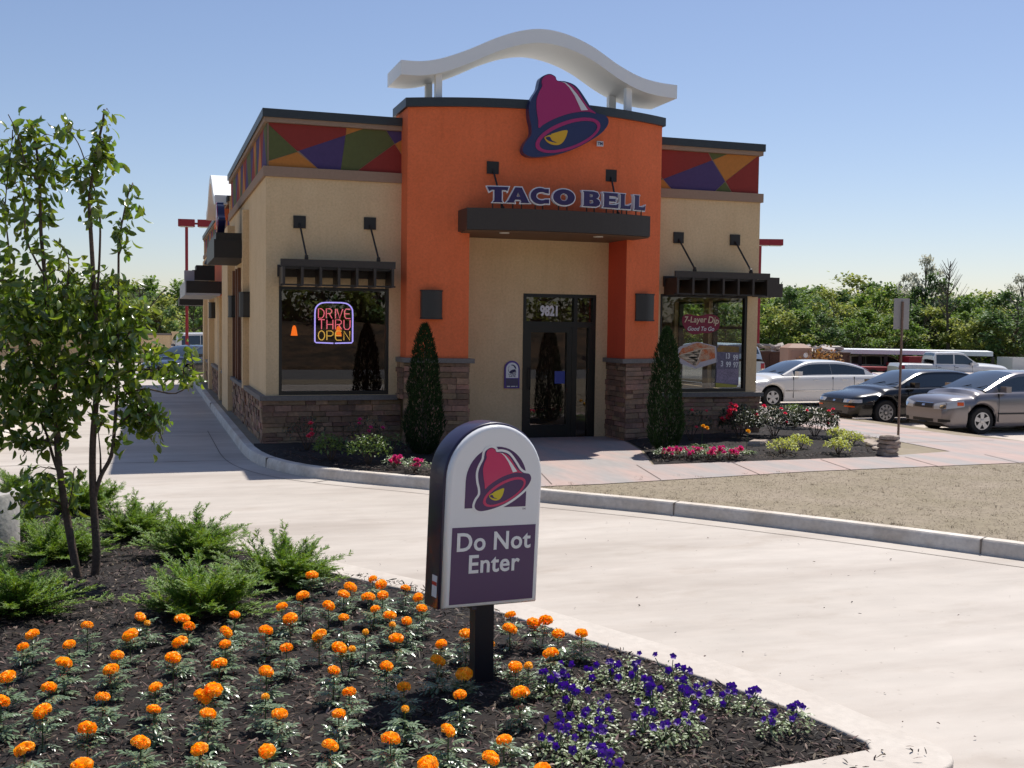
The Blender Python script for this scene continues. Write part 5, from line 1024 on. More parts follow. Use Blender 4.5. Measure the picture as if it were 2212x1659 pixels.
slab(8.1, -2.5, .17, .22, .14, .12, .3, 'pale pink rock lying in the mulch between the rose bushes', 40, None)
# concrete light pole base at the left edge
t = thing('light_pole_base', 'round grey concrete light pole base cut by the left edge', 'concrete base', (-3.33, -8.6, ISL_Z)); mb = MB(); mb.lathe([(.36, 0), (.36, .545), (.345, .57), (0, .57)], 36); mb.build('concrete_drum', M('pocked_concrete', (.50, .47, .42), .85, .12, 3, (.30, .28, .27), .5, 25), t, angle=40)
mb = MB(); mb.box(-.33, -.13, -.1, .1, .567, .59); mb.build('anchor_plate', m_dark, t)
# ---------------------------------------------------------------- vehicles
def lerp_tab(tab, x):
    if x <= tab[0][0]: return tab[0][1]
    for (x0, y0), (x1, y1) in zip(tab, tab[1:]):
        if x <= x1:
            t = (x - x0) / (x1 - x0); return y0 + (y1 - y0) * t
    return tab[-1][1]
def smooth_tab(tab, n=6):
    p = cr([(a, b) for a, b in tab], n, closed=False); return p
def wheel(parent, x, y, r, side, spokes=5, hub=False, rimc=m_rim):
    w = .2; mb = MB(); s = side
    mb.lathe([(r * .62, -w / 2), (r * .93, -w / 2), (r, -w * .32), (r, w * .32), (r * .93, w / 2), (r * .62, w / 2)], 28, (x, y, r), 'y'); o = mb.build('wheel', m_tyre, parent, angle=40)
    mb = MB(); yo = y + s * w * .5; mb.lathe([(r * .64, yo - s * .004), (r * .64, yo + s * .006), (r * .57, yo + s * .006), (r * .55, yo - s * .03)], 28, (x, 0, r), 'y')
    mb.lathe([(0.001, yo - s * .045), (r * .56, yo - s * .045)], 24, (x, 0, r), 'y', 1)
    for k in range(spokes):
        a = 2 * PI * k / spokes + .3; ca, sa = math.cos(a), math.sin(a); wi, wo = r * .13, r * (.17 if spokes < 7 else .09)
        q = [(r * .08, -wi), (r * .6, -wo), (r * .6, wo), (r * .08, wi)]; v = [(x + u * ca - t * sa, yo + dy, r + u * sa + t * ca) for dy in (-s * .02, s * .004) for u, t in q]
        mb.add(v, [(0, 1, 2, 3), (4, 5, 6, 7), (0, 1, 5, 4), (1, 2, 6, 5), (2, 3, 7, 6), (3, 0, 4, 7)])
    mb.lathe([(0.0, yo + s * .012), (r * .16, yo + s * .008), (r * .18, yo - s * .02)], 16, (x, 0, r), 'y'); mb.build('rim', [rimc, m_rubber], o, angle=35)
def car(nm, label, loc, rz, P, paint, cat='car', group=None, wheels=True):
    t = thing(nm, label, cat, loc, rz, group); t.scale = (.97, .97, .925) if 'parked facing' in (group or '') else (1, 1, 1); L = P['L']; h = L / 2; Wd = P['W'] / 2
    bel = smooth_tab(P['belt']); top = smooth_tab(P['top']); wid = smooth_tab(P['wid']); rf = smooth_tab(P['roof']); wr = P['wr']; R_ = P['arch']; wx = P['wheels']; sill = P['sill']
    xs = set([-h + L * i / 64 for i in range(65)])
    for c in wx:
        for k in range(17): xs.add(c + R_ * math.cos(PI * k / 16))
        xs.add(c + R_ + .012); xs.add(c - R_ - .012)
    xs = sorted(x for x in xs if -h <= x <= h)
    def zlow(x):
        z = lerp_tab(P['low'], x)
        for c in wx:
            if abs(x - c) < R_: z = max(z, P['wr_'] + math.sqrt(R_ * R_ - (x - c) ** 2))
        return z
    def sec(x):
        W_ = Wd * lerp_tab(wid, x); zl = zlow(x); zb = lerp_tab(bel, x); zt = max(zb + .005, lerp_tab(top, x)); zm = max(.52 * zb + .12, zl + .06)
        S = [(W_ * .93, zl), (W_ * .975, max(zl + .02, min(zl + .12, zm - .05))), (W_ * 1.0, zm), (W_ * .995, max(zm + .02, zb - .14)), (W_ * .965, zb - .045), (W_ * .90, zb), (W_ * .72, zb + (zt - zb) * .55), (W_ * .4, zb + (zt - zb) * .9), (0, zt)]
        return S
    mb = MB(); rows = [sec(x) for x in xs]; m = 17
    for x, S in zip(xs, rows):
        full = [(x, a, z) for a, z in S] + [(x, -a, z) for a, z in S[-2::-1]]; mb.v += full
    for i in range(len(xs) - 1):
        for k in range(m - 1): mb.f.append((i * m + k, i * m + k + 1, (i + 1) * m + k + 1, (i + 1) * m + k))
    mb.f.append(tuple(range(m))); mb.f.append(tuple((len(xs) - 1) * m + k for k in range(m))[::-1]); mb.mi = [0] * len(mb.f)
    body = mb.build('body', paint, t, angle=42)
    mb = MB(); mb.box(-h + .15, h - .15, -Wd * .80, Wd * .80, .17, .62); mb.box(wx[0] + R_, wx[1] - R_, -Wd * .9, Wd * .9, .19, .3); mb.build('underbody', m_rubber, t)
    # greenhouse
    a3, a2, a1, a0 = P['gh']; gx = sorted(set([a3 + (a2 - a3) * i / 6 for i in range(7)] + [a2 + (a1 - a2) * i / 10 for i in range(11)] + [a1 + (a0 - a1) * i / 7 for i in range(8)] + P['pil']))
    G = {'roof': [], 'windshield': [], 'rear_window': [], 'side_window': []}; V = []
    fr = [0, .1, .86, 1.0]; M_ = 13
    for x in gx:
        zb = lerp_tab(bel, x) - .01; zr = max(zb + .008, lerp_tab(rf, x)); hh = zr - zb; wb = Wd * lerp_tab(wid, x) * .90; full_h = P['H'] - lerp_tab(bel, 0)
        wt = wb - (wb - Wd * wr) * min(1, hh / full_h)
        S = [(wb + (wt - wb) * f, zb + (hh - min(.05, hh * .3)) * f) for f in fr] + [(wt * .90, zr - min(.02, hh * .1)), (wt * .5, zr + .0), (0, zr + .012 * min(1, hh * 4))]
        V += [(x, a, z) for a, z in S] + [(x, -a, z) for a, z in S[-2::-1]]
    pil = P['pil']
    for i in range(len(gx) - 1):
        xm = (gx[i] + gx[i + 1]) / 2
        for k in range(M_ - 1):
            f = (i * M_ + k, i * M_ + k + 1, (i + 1) * M_ + k + 1, (i + 1) * M_ + k); kk = k if k < 6 else 11 - k
            key = 'roof'
            if kk == 1 and pil[0] < xm < pil[-1] and not any(abs(xm - p) < .035 for p in pil[1:-1]): key = 'side_window'
            if kk >= 4 and xm > a1 + .02 and xm < a0 - .03: key = 'windshield'
            if kk >= 4 and xm < a2 - .02 and xm > a3 + .03: key = 'rear_window'
            G[key].append((f, k))
    for key, F in G.items():
        if not F: continue
        groups = {'side_window': [[f for f, k in F if k < 6 and (f[0] // M_) >= 0]]} if False else None
        sets = [[f for f, k in F]] if key != 'side_window' else [[f for f, k in F if k < 6], [f for f, k in F if k >= 6]]
        for fs in sets:
            if not fs: continue
            q = MB(); used = sorted({i for f in fs for i in f}); mp = {u: j for j, u in enumerate(used)}; q.add([V[u] for u in used], [tuple(mp[i] for i in f) for f in fs])
            q.build(key, paint if key == 'roof' else m_carglass, t, angle=35)
    if wheels:
        for c in wx:
            for s in (-1, 1): wheel(t, c, s * (Wd - .12), P['wr_'], s, P.get('spokes', 5))
    # details
    yw = Wd; zb0 = lerp_tab(bel, 0)
    for s in (-1, 1):
        mb = MB(); mx = a0 - .42; 
        for k in range(1): mb.add([(mx + dx, s * (yw * .93 + dy), zb0 + dz) for dx in (-.07, .07) for dy in (0, .19) for dz in (.0, .14)], [(0, 1, 3, 2), (4, 6, 7, 5), (0, 4, 5, 1), (2, 3, 7, 6), (0, 2, 6, 4), (1, 5, 7, 3)])
        mb.build('mirror', P.get('mirror', paint), t)
        for dx in P['handles']:
            mb = MB(); mb.box(dx - .09, dx + .09, s * yw * .985 - .012, s * yw * .985 + .014, zb0 - .14, zb0 - .115); mb.build('handle', P.get('hm', paint), t)
        mb = MB()
        for dx in P['doors']: mb.box(dx - .005, dx + .005, s * yw * .94, s * (yw + .001), sill + .1, zb0 - .03)
        mb.build('door_gap', m_rubber, t)
        if P.get('trim', 1):
            mb = MB(); mb.box(wx[0] + R_ + .03, wx[1] - R_ - .03, s * (yw - .02), s * (yw + .008), P['tz'], P['tz'] + .035); mb.build('side_moulding', P.get('trimm', m_rubber), t)
    from mathutils.bvhtree import BVHTree
    bv = BVHTree.FromPolygons([v.co for v in body.data.vertices], [p.vertices[:] for p in body.data.polygons])
    def patch(nm, m, th, zz_, front=1, off=.006, par=None, nu=10, nv=5, cx=.75):
        # skin patch wrapped round the nose (front=1) or the tail (front=-1): th = angle from the centre line, zz_ = (z low, z high) at both ends
        c = Vector((front * (h - cx), 0, 0)); q = MB(); g_ = []
        for i in range(nu + 1):
            u = i / nu; a = R(th[0] + (th[1] - th[0]) * u); z0 = zz_[0][0] + (zz_[1][0] - zz_[0][0]) * u; z1 = zz_[0][1] + (zz_[1][1] - zz_[0][1]) * u; bow = math.sin(PI * u) * zz_[2] if len(zz_) > 2 else 0
            for j in range(nv + 1):
                z = z0 - bow * .5 + (z1 + bow - z0) * j / nv; d = Vector((-front * math.cos(a), -math.sin(a), 0)); o = Vector((c.x, c.y, z)) - d * 2.4; hit = bv.ray_cast(o, d)
                p = hit[0] if hit[0] else o + d * 1.6; p = p - d * off; g_.append(p)
        n_ = nv + 1; q.add(g_ + [p + (p - c).normalized() * -.03 for p in g_], [(i * n_ + j, (i + 1) * n_ + j, (i + 1) * n_ + j + 1, i * n_ + j + 1) for i in range(nu) for j in range(nv)])
        return q.build(nm, m, par or t, smooth=True)
    hz = P['hz']
    for s in (-1, 1):
        hd_ = patch('headlight', m_lamp, (s * hz[0], s * hz[1]), ((hz[2], hz[3]), (hz[4], hz[5]), hz[6]))
        patch('reflector', m_chrome, (s * (hz[0] + (hz[1] - hz[0]) * .25), s * (hz[0] + (hz[1] - hz[0]) * .45)), ((hz[2] + .02, hz[3] - .015), (hz[2] + .02, hz[3] - .01)), off=.009, par=hd_, nu=3, nv=2)
        if P.get('az'): az = P['az']; patch('turn_signal', m_amber, (s * az[0], s * az[1]), ((az[2], az[3]), (az[2], az[3])), off=.010, nu=4, nv=2)
        tz_ = P.get('tail', (34, 66, .72, .86)); patch('tail_light', m_red, (s * tz_[0], s * tz_[1]), ((tz_[2], tz_[3]), (tz_[2] + .01, tz_[3])), front=-1)
    g = P['gz']; gr = patch('grille', m_rubber, (-g[0], g[0]), ((g[1], g[2]), (g[1], g[2]), g[3]))
    patch('grille_bar', m_chrome if P.get('chrome', 1) else m_rubber, (-g[0], g[0]), ((g[2] - .012, g[2] + .006), (g[2] - .012, g[2] + .006), 0), off=.012, par=gr, nv=1)
    patch('badge', m_chrome, (-3.5, 3.5), (((g[1] + g[2]) / 2 - .022, (g[1] + g[2]) / 2 + .022),) * 2, off=.014, par=gr, nu=3, nv=2)
    b = P['iz']; patch('bumper_intake', m_rubber, (-b[0], b[0]), ((b[1], b[2]), (b[1], b[2])))
    for s in (-1, 1):
        if P.get('fog'): patch('fog_recess', m_rubber, (s * 33, s * 50), ((b[1] + .02, b[2] + .01), (b[1] + .04, b[2])))
    if P.get('bumpline'): z = P['bumpline']; patch('bumper_strip', m_rubber, (-75, 75), ((z - .018, z + .018),) * 2, off=.014, nu=30, nv=1)
    mb = MB(); 
    for s in (-.15, .35): mb.tube([(a0 - .02, s - .2, lerp_tab(bel, a0) + .045), (a0 - .14, s + .28, lerp_tab(rf, a0 - .14) + .03)], .008, 5)
    mb.build('wiper', m_rubber, t)
    return t
def paintm(nm, c, rough=.28, metal=0, coat=.8): return M(nm, c, rough, metal=metal, coat=coat, spec=.5)
def sedan(L=4.7, W=1.76, H=1.42, belt=.93, hood=.96, nose=.68, trunk=1.02, r=.315, front=.9, rear=1.0, gh=(-1.75, -.95, .25, 1.12), **k):
    h = L / 2; wx = (-h + rear, h - front)
    P = dict(L=L, W=W, H=H, sill=.2, wheels=wx, arch=r + .07, wr_=r, wr=.70,
      low=[(-h, .36), (-h + .12, .26), (-h + .4, .2), (h - .5, .19), (h - .1, .2), (h, .27)],
      belt=[(-h, trunk - .20), (-h + .08, trunk - .10), (-h + .4, trunk - .06), (gh[0], belt + .04), (gh[3], belt - .0), (h - .75, hood - .14), (h - .25, nose + .06), (h - .06, nose - .03), (h, nose - .13)],
      top=[(-h, trunk - .19), (-h + .08, trunk - .06), (-h + .35, trunk), (gh[0], trunk + .02), (gh[3], hood + .05), (h - .8, hood - .06), (h - .3, nose + .12), (h - .07, nose + .02), (h, nose - .12)],
      wid=[(-h, .80), (-h + .1, .92), (-h + .5, .98), (-.5, 1), (.8, 1), (h - .55, .985), (h - .22, .93), (h - .07, .83), (h, .70)],
      roof=[(gh[0] - .02, belt + .06), (gh[0] + .3, belt + .06 + (H - belt) * .48), (gh[1], H - .025), ((gh[1] + gh[2]) / 2, H), (gh[2], H - .03), ((gh[2] + gh[3]) / 2, (H + hood) / 2 + .035), (gh[3], hood + .03)],
      gh=gh, pil=[gh[0] + .28, (gh[1] + gh[2]) / 2 - .12, gh[3] - .34], handles=(.12, -.88), doors=(gh[3] - .28, (gh[1] + gh[2]) / 2 - .1, gh[1] - .22), tz=.47,
      hz=(28, 60, nose - .13, nose - .02, nose - .10, nose + .02, .0), gz=(24, nose - .13, nose - .03, .02), iz=(26, .27, .38))
    P.update(k); return P
S1 = sedan(); 
white_p = paintm('white_car_paint', (.72, .71, .68)); black_p = paintm('black_green_car_paint', (.004, .005, .006), .25, coat=.45); grey_p = paintm('grey_car_paint', (.23, .21, .21), .3, .55)
h1 = 4.75 / 2
# noses point toward -X (towards the building)
car('white_sedan', 'white sedan with chrome side strip parked nearest the restaurant corner', (16.35, 8.85, .0), PI, sedan(L=4.9, W=1.80, H=1.44, belt=.95, hood=.98, nose=.72, trunk=1.04, gh=(-1.95, -1.0, .25, 1.15), tz=.50, gz=(22, .56, .69, .02), hz=(28, 58, .58, .68, .60, .71, .02), trimm=m_chrome, hm=m_chrome), white_p, group='sedans parked facing the restaurant')
car('black_sedan', 'dark green black sedan with silver wheel covers between the white and grey sedans', (16.02, 3.45, .0), PI, sedan(L=4.75, W=1.74, H=1.38, belt=.91, hood=.93, nose=.66, trunk=1.0, spokes=9, bumpline=.53, trim=0, hz=(27, 58, .55, .635, .56, .645, 0), gz=(24, .54, .63, 0), iz=(24, .25, .33), az=(30, 48, .44, .475), chrome=0), black_p, group='sedans parked facing the restaurant')
car('grey_sedan', 'grey metallic sedan parked at the right edge beside the signpost', (16.42, .88, .0), PI, sedan(L=4.5, W=1.72, H=1.47, belt=.96, hood=1.0, nose=.76, trunk=1.08, gh=(-1.7, -.95, .25, 1.2), r=.32, hz=(25, 68, .58, .70, .66, .80, .03), gz=(22, .60, .72, .01), iz=(24, .26, .35), az=(58, 67, .68, .76), fog=1), grey_p, group='sedans parked facing the restaurant')
t = car('black_coupe', 'black car parked across the end of the drive through lane', (-.35, 26.9, -.12), PI + .95, sedan(L=4.6), paintm('black_blue_paint', (.012, .015, .025), .2))
# pickup
CX, CY = DATA['CAMLOC'][0], DATA['CAMLOC'][1]
def polar(px, dep):     # bearing and distance from the entrance drive -> ground position
    d = f_ + r_ * ((px - 1106) / (DATA['LENS'] / 36 * 2212)); return CX + d.x * dep, CY + d.y * dep
Lp = 6.1; h = Lp / 2
PK = dict(L=Lp, W=2.02, H=1.90, sill=.35, wheels=(-h + 1.25, h - .95), arch=.46, wr_=.40, wr=.80, low=[(-h, .5), (-h + .3, .42), (h - .3, .38), (h, .45)],
  belt=[(-h, 1.05), (-h + .1, 1.22), (-1.2, 1.22), (-1.0, 1.2), (1.3, 1.18), (h - .5, 1.10), (h - .1, 1.02), (h, .9)], top=[(-h, 1.08), (-h + .1, 1.26), (-1.2, 1.26), (1.3, 1.32), (h - .5, 1.24), (h - .12, 1.14), (h, .92)],
  wid=[(-h, .96), (-h + .2, 1), (0, 1), (h - .5, 1), (h - .15, .95), (h, .85)], roof=[(-1.15, 1.3), (-1.02, 1.84), (-.7, 1.90), (.45, 1.89), (.85, 1.62), (1.32, 1.3)], gh=(-1.12, -1.0, .45, 1.34), pil=[-.98, -.05, 1.0],
  handles=(.1, -.85), doors=(.95, -.02, -1.02), tz=.6, trim=0, hz=(36, 56, .82, 1.0, .82, 1.0, 0), gz=(30, .68, 1.0, .0), iz=(30, .45, .58), tail=(50, 66, .75, 1.15), hm=m_rubber, spokes=7)
d0 = Vector((1, -.32, 0)); car('white_pickup', 'white crew cab pickup truck standing behind the black and grey sedans', (*polar(2046, 61), -.80), math.atan2(-1.7, 5.2), PK, white_p, cat='pickup truck')
PV = dict(PK); PV.update(L=4.9, W=1.95, H=1.75, wheels=(-1.5, 1.45), arch=.40, wr_=.34, belt=[(-2.45, 1.0), (-2.3, 1.05), (1.2, 1.0), (2.2, .9), (2.45, .75)], top=[(-2.45, 1.02), (-2.3, 1.08), (1.2, 1.08), (2.2, .96), (2.45, .78)], low=[(-2.45, .4), (-2.2, .3), (2.2, .3), (2.45, .35)], wid=[(-2.45, .92), (-2.2, 1), (2, 1), (2.45, .8)],
  roof=[(-2.42, 1.1), (-2.2, 1.66), (-1.6, 1.75), (.2, 1.74), (.8, 1.5), (1.55, 1.08)], gh=(-2.4, -2.1, .2, 1.6), pil=[-2.1, -1.2, -.2, 1.1], doors=(1.0, -.2, -1.2), handles=(.1, -.9), hz=(34, 60, .66, .8, .68, .85, 0), gz=(26, .58, .72, 0), iz=(28, .35, .48), tail=(44, 62, .75, 1.15))
car('silver_minivan', 'pale silver minivan half hidden behind the right corner of the building', (19.45, 20.7, -.1), PI * .5 + .25, PV, paintm('silver_paint', (.50, .52, .52), .3, .3), cat='minivan')
PV2 = dict(PV); car('white_suv', 'white sport utility vehicle just visible behind the black car at the lane end', (1.6, 38.5, -.05), .1, PV2, white_p, cat='suv')
# motorcycle-like red tail: small red car showing its tail lamp
car('red_hatchback', 'small dark red car showing its lit red tail lamp behind the white sedan', (*polar(1782, 47), -.55), -.2 + PI, sedan(L=4.2, H=1.40), paintm('dark_red_paint', (.20, .01, .012), .3))
# ---------------------------------------------------------------- street furniture and yard
m_redp = M('red_painted_steel', (.28, .012, .02), .5)
def lamp(x, y, z, H, heads, lab, rz=0):
    t = thing('parking_lot_lamp', lab, 'lamp post', (x, y, z), rz, 'red parking lot lamp posts')
    mb = MB(); mb.tube([(0, 0, 0), (0, 0, H)], .07, 10); mb.build('pole', m_redp, t)
    for a in heads:
        mb = MB(); mb.box(a - .36, a + .36, -.2, .2, H + .02, H + .34); mb.box(min(a, 0), max(a, 0), -.04, .04, H + .12, H + .2); l = mb.build('lamp_head', m_redp, t)
        mb = MB(); mb.box(a - .3, a + .3, -.16, .16, H - .01, H + .018); mb.build('lens', M('frosted_lens', (.8, .8, .75), .3), l)
lamp(-.28, 33.3, 0, 6.55, (0, .85), 'twin headed red lamp post beyond the drive through lane', -.1)
lamp(28.75, 32.1, -.12, 6.75, (.12, .8), 'red lamp post rising behind the right end of the building', -.33)
t = thing('signpost', 'brown metal signpost with a blank grey sign back beside the right bed', 'sign', (11.50, -1.83, .14))
mb = MB(); mb.tube([(0, 0, 0), (.01, .0, 2.62)], .022, 8); mb.build('post', M('weathered_brown_steel', (.22, .14, .10), .7, .15, 5), t)
T_ = Matrix.Rotation(-.25, 4, 'Z'); mb = MB(); mb.box(-.15, .15, .022, .028, 2.10, 2.68, 0, T_); mb.build('sign_back', M('bare_aluminium', (.42, .40, .38), .5, metal=.3), t)
# dumpster with rubble
dv = Vector((4.3, -1.42, 0)).normalized(); rz = math.atan2(dv.y, dv.x)
t = thing('roll_off_dumpster', 'long rusty brown roll off dumpster piled with white debris', 'dumpster', (*polar(1722, 58), -.62), rz)
mb = MB(); mb.box(-3.0, 2.4, -1.1, 1.1, .15, 1.62); 
for k in range(10): mb.box(-2.9 + k * .58, -2.82 + k * .58, -1.16, -1.101, .2, 1.55)
mb.box(-3.03, 2.43, -1.15, 1.15, 1.621, 1.70); mb.build('container', M('rusty_brown_steel', (.075, .035, .025), .8, .25, 2), t)
rd = random.Random(3); mb = MB()
for i in range(90):
    s = rd.uniform(.1, .4); T_ = Matrix.Translation((rd.uniform(-2.8, 2.2), rd.uniform(-.9, .9), 1.7 + rd.uniform(-.05, .3))) @ Matrix.Rotation(rd.uniform(0, 3), 4, 'Z') @ Matrix.Rotation(rd.uniform(-.5, .5), 4, 'X') @ Matrix.Rotation(rd.uniform(-.5, .5), 4, 'Y'); mb.box(-s, s, -s * .4, s * .4, -.05, .05, 0, T_)
mb.build('debris', M('pale_debris', (.55, .48, .42), .9, island=.4), t)
t = thing('portable_toilet', 'tan portable toilet with a round white vent standing by the dumpster', 'portable toilet', (*polar(1717, 54.5), -.42), rz + .1)
mb = MB(); mb.box(-.6, .6, -.6, .6, 0, 1.75); mb.add([(-.62, -.62, 1.75), (.62, -.62, 1.75), (.62, .62, 1.75), (-.62, .62, 1.75), (-.3, -.3, 1.95), (.3, -.3, 1.95), (.3, .3, 1.95), (-.3, .3, 1.95)], [(4, 5, 6, 7), (0, 1, 5, 4), (1, 2, 6, 5), (2, 3, 7, 6), (3, 0, 4, 7)]); mb.build('cabin', M('tan_plastic', (.40, .24, .17), .7), t)
mb = MB(); mb.box(-.45, .45, -.63, -.602, .1, 1.6); mb.build('door', M('tan_plastic_door', (.36, .21, .15), .7), t); mb = MB(); mb.lathe([(0, -.635), (.12, -.635), (.12, -.62)], 14, (.28, 0, 1.4), 'y'); mb.build('door_sign', m_white, t)
m_dryl = leafcol('rusty_leaf', (.26, .15, .05), .7, .2, .4)
def bush(x, y, z, R_, H, m, lab, sd, n=500, l=.2):
    rd = random.Random(sd); t = thing('bush', lab, 'bush', (x, y, z)); mb = MB()
    for i in range(n):
        p = rv(rd) * (rd.random() ** .4); q = Vector((p.x * R_, p.y * R_, H * .5 + p.z * H * .5)); blade(mb, q, rv(rd), l, l * .6, fold=.3)
    mb.build('foliage', m, t); mb = MB(); mb.tube([(0, 0, -.2), (0, 0, H * .7)], [.05, .02], 5); mb.build('stem', m_bark, t)
bush(*polar(1770, 54), -.45, 1.3, 1.9, m_dryl, 'rust brown bush in front of the dumpster', 5)
# long white canopy roof with cars below
t = thing('storage_canopy', 'long low white metal canopy roof stretching behind the pickup', 'canopy', (0, 0, 0)); a, b = Vector(polar(1806, 70)), Vector(polar(2136, 67)); d = (b - a).normalized(); nn = Vector((-d.y, d.x)); L_c = (b - a).length
T_ = Matrix(((d.x, nn.x, 0, a.x), (d.y, nn.y, 0, a.y), (0, 0, 1, 0), (0, 0, 0, 1))); mb = MB(); mb.box(-.5, L_c, -2.5, 2.5, .80, 1.06, 0, T_); mb.build('roof_deck', M('white_sheet_metal', (.78, .80, .82), .5, .06, 3), t)
for k in range(7): mb = MB(); mb.box(L_c * k / 6 - .1, L_c * k / 6 + .1, -2.4, -2.2, -1.1, .72, 0, T_); mb.build('post', m_dark, t)
car('white_van', 'distant white van standing under the long canopy', (*polar(1900, 70), -1.0), rz, PV, white_p, cat='van')
# red trailer
t = thing('flatbed_trailer', 'dark red flatbed trailer with a raised gooseneck behind the sedans', 'trailer', (*polar(1915, 66), -.78), rz)
mb = MB(); mb.box(-2.6, 3.3, -1.1, 1.1, .62, .85); mb.box(1.0, 3.6, -.9, .9, .85, 1.5); mb.box(.2, 1.0, -.8, .8, .85, 1.1); mb.build('bed', m_redp, t)
for x in (-1.2, -.3):
    mb = MB(); mb.lathe([(.15, -1.2), (.36, -1.2), (.36, -.95), (.15, -.95)], 16, (x, 0, .36), 'y'); mb.build('wheel', m_tyre, t)
t = thing('white_box_trailer', 'white box trailer cut by the right edge of the photo', 'trailer', (*polar(2206, 63), -.45), rz); mb = MB(); mb.box(-1.0, 2.5, -1, 1, .45, 1.25); mb.build('box', white_p, t)
mb = MB(); mb.lathe([(.12, -1.05), (.36, -1.05), (.36, -.85), (.12, -.85)], 16, (.5, 0, .36), 'y'); mb.build('wheel', m_tyre, t); mb = MB(); mb.box(-.1, .2, -1.03, -1.001, .95, 1.05); mb.build('latch', m_rubber, t)
# walls at the left rear
t = thing('dumpster_enclosure', 'tan stucco enclosure wall with a pale coping at the left rear', 'wall', (-5.2, 43.5, -.05)); mb = MB(); mb.box(-8, 4.4, -.15, .15, 0, 1.55); mb.build('wall', m_beige, t); mb = MB(); mb.box(-8.05, 4.45, -.2, .2, 1.55, 1.65); mb.build('coping', m_ledge, t)
mb = MB(); mb.box(4.41, 4.8, -.2, .2, 0, 1.75); mb.build('pier', m_beige, t)
# far buildings peeping through the trees
for i, (x, y, w_, h_, lab) in enumerate([(52, 84, 9, 4.4, 'pale grey roofed house glimpsed between trees behind the dumpster'), (86, 66, 10, 4.2, 'long pale grey roof glimpsed between trees above the pickup')]):
    t = thing('distant_house', lab, 'house', (x, y, -1.1), -.33); mb = MB(); mb.box(-w_ / 2, w_ / 2, -3, 3, 0, h_ * .55); mb.build('wall', M('far_wall', (.40, .36, .33), .9), t)
    mb = MB(); z0 = h_ * .55; mb.add([(-w_ / 2 - .3, -3.4, z0), (w_ / 2 + .3, -3.4, z0), (w_ / 2 + .3, 3.4, z0), (-w_ / 2 - .3, 3.4, z0), (-w_ / 2 - .3, 0, h_), (w_ / 2 + .3, 0, h_)], [(0, 1, 5, 4), (2, 3, 4, 5), (0, 4, 3), (1, 2, 5), (0, 3, 2, 1)]); mb.build('roof', M('far_grey_roof', (.36, .37, .40), .8), t)

# ---------------------------------------------------------------- trees
def tree_meshes(seed, H, R_, base=.15, n=2600, leaf=.26, mat_=None, open_=.0, clumps=34, tall=1.0):
    rd = random.Random(seed); tr = MB(); top = H * .92
    pts = [(0, 0, -.3)]; x = y = 0
    for k in range(1, 8): x += rd.gauss(0, .12); y += rd.gauss(0, .12); pts.append((x, y, H * .9 * k / 7))
    tr.tube(pts, [.02 * H * (1 - k / 8.5) for k in range(8)], 7)
    mb = MB(); C_ = []
    for i in range(clumps):
        t = rd.random(); z = H * (base + (1 - base) * t); prof = R_ * (math.sin(PI * min(1, (t * .85 + .13))) ** .7) * rd.uniform(.45, 1.1); a = rd.uniform(0, 2 * PI); c = Vector((prof * math.cos(a), prof * math.sin(a), z)); C_.append((c, rd.uniform(.16, .34) * R_ * (1.15 - .4 * t)))
        q = Vector(pts[max(1, min(6, int((z / H) * 6.4)))]); tr.tube([q, q.lerp(c, .5) + Vector((0, 0, .15)), c], [.006 * H, .004 * H, .002 * H], 4, cap=False)
    for i in range(n):
        c, r = C_[rd.randrange(clumps)]; p = c + Vector((rd.gauss(0, .5), rd.gauss(0, .5), rd.gauss(0, .38))) * r
        d = rv(rd); blade(mb, p, d, leaf * rd.uniform(.6, 1.3), leaf * .62, fold=.3)
    return tr.mesh('trunk', m_barkf), mb.mesh('crown', mat_)
m_barkf = M('grey_brown_bark', (.10, .08, .06), .9, .2, 3)
g1 = leafcol('mid_green_foliage', (.15, .23, .06), .6, .3, .35, .3); g2 = leafcol('deep_green_foliage', (.105, .17, .06), .6, .25, .35, .3); g3 = leafcol('olive_foliage', (.26, .30, .09), .6, .3, .35, .3); g4 = leafcol('pale_spring_foliage', (.42, .42, .34), .7, .3, .2, .3)
KINDS = {'g': ('leafy mid green tree', [tree_meshes(1, 6, 2.4, .05, 3000, .30, g1), tree_meshes(2, 7, 2.3, .1, 3000, .30, g1)]), 'd': ('dark green dense tree', [tree_meshes(3, 7, 2.6, .05, 3400, .30, g2), tree_meshes(4, 6, 2.5, .05, 3000, .3, g2)]), 'o': ('olive yellow green tree', [tree_meshes(5, 6, 2.4, .05, 2800, .28, g3), tree_meshes(6, 5, 2.2, .02, 2600, .28, g3)]), 'p': ('tall open tree with pale upper foliage', [tree_meshes(7, 9, 2.0, .3, 1700, .28, g4, clumps=26)])}
CX, CY = DATA['CAMLOC'][0], DATA['CAMLOC'][1]
def polar(px, dep):     # bearing of a column of the view and a depth -> ground position
    d = f_ + r_ * ((px - 1106) / (DATA['LENS'] / 36 * 2212)); return CX + d.x * dep, CY + d.y * dep
rd = random.Random(42); cnt = {}
def put_tree(px, dep, k, s, lab=None, wide=1.0, vi=None, grp=None):
    nm_, V_ = KINDS[k]; i = cnt.get(k, 0); cnt[k] = i + 1; tm, cm = V_[(i if vi is None else vi) % len(V_)]; x, y = polar(px, dep)
    t = thing('tree', lab, 'tree', (x, y, gz(x, y) - .1), rd.uniform(0, 6.28), grp); t.scale = (s * wide, s * wide, s); link('trunk', tm, t); link('crown', cm, t)
def hgt(ypx, px, dep): return (699 + (px - 325) * .0107 - ypx) / 2367 * dep + 2.2
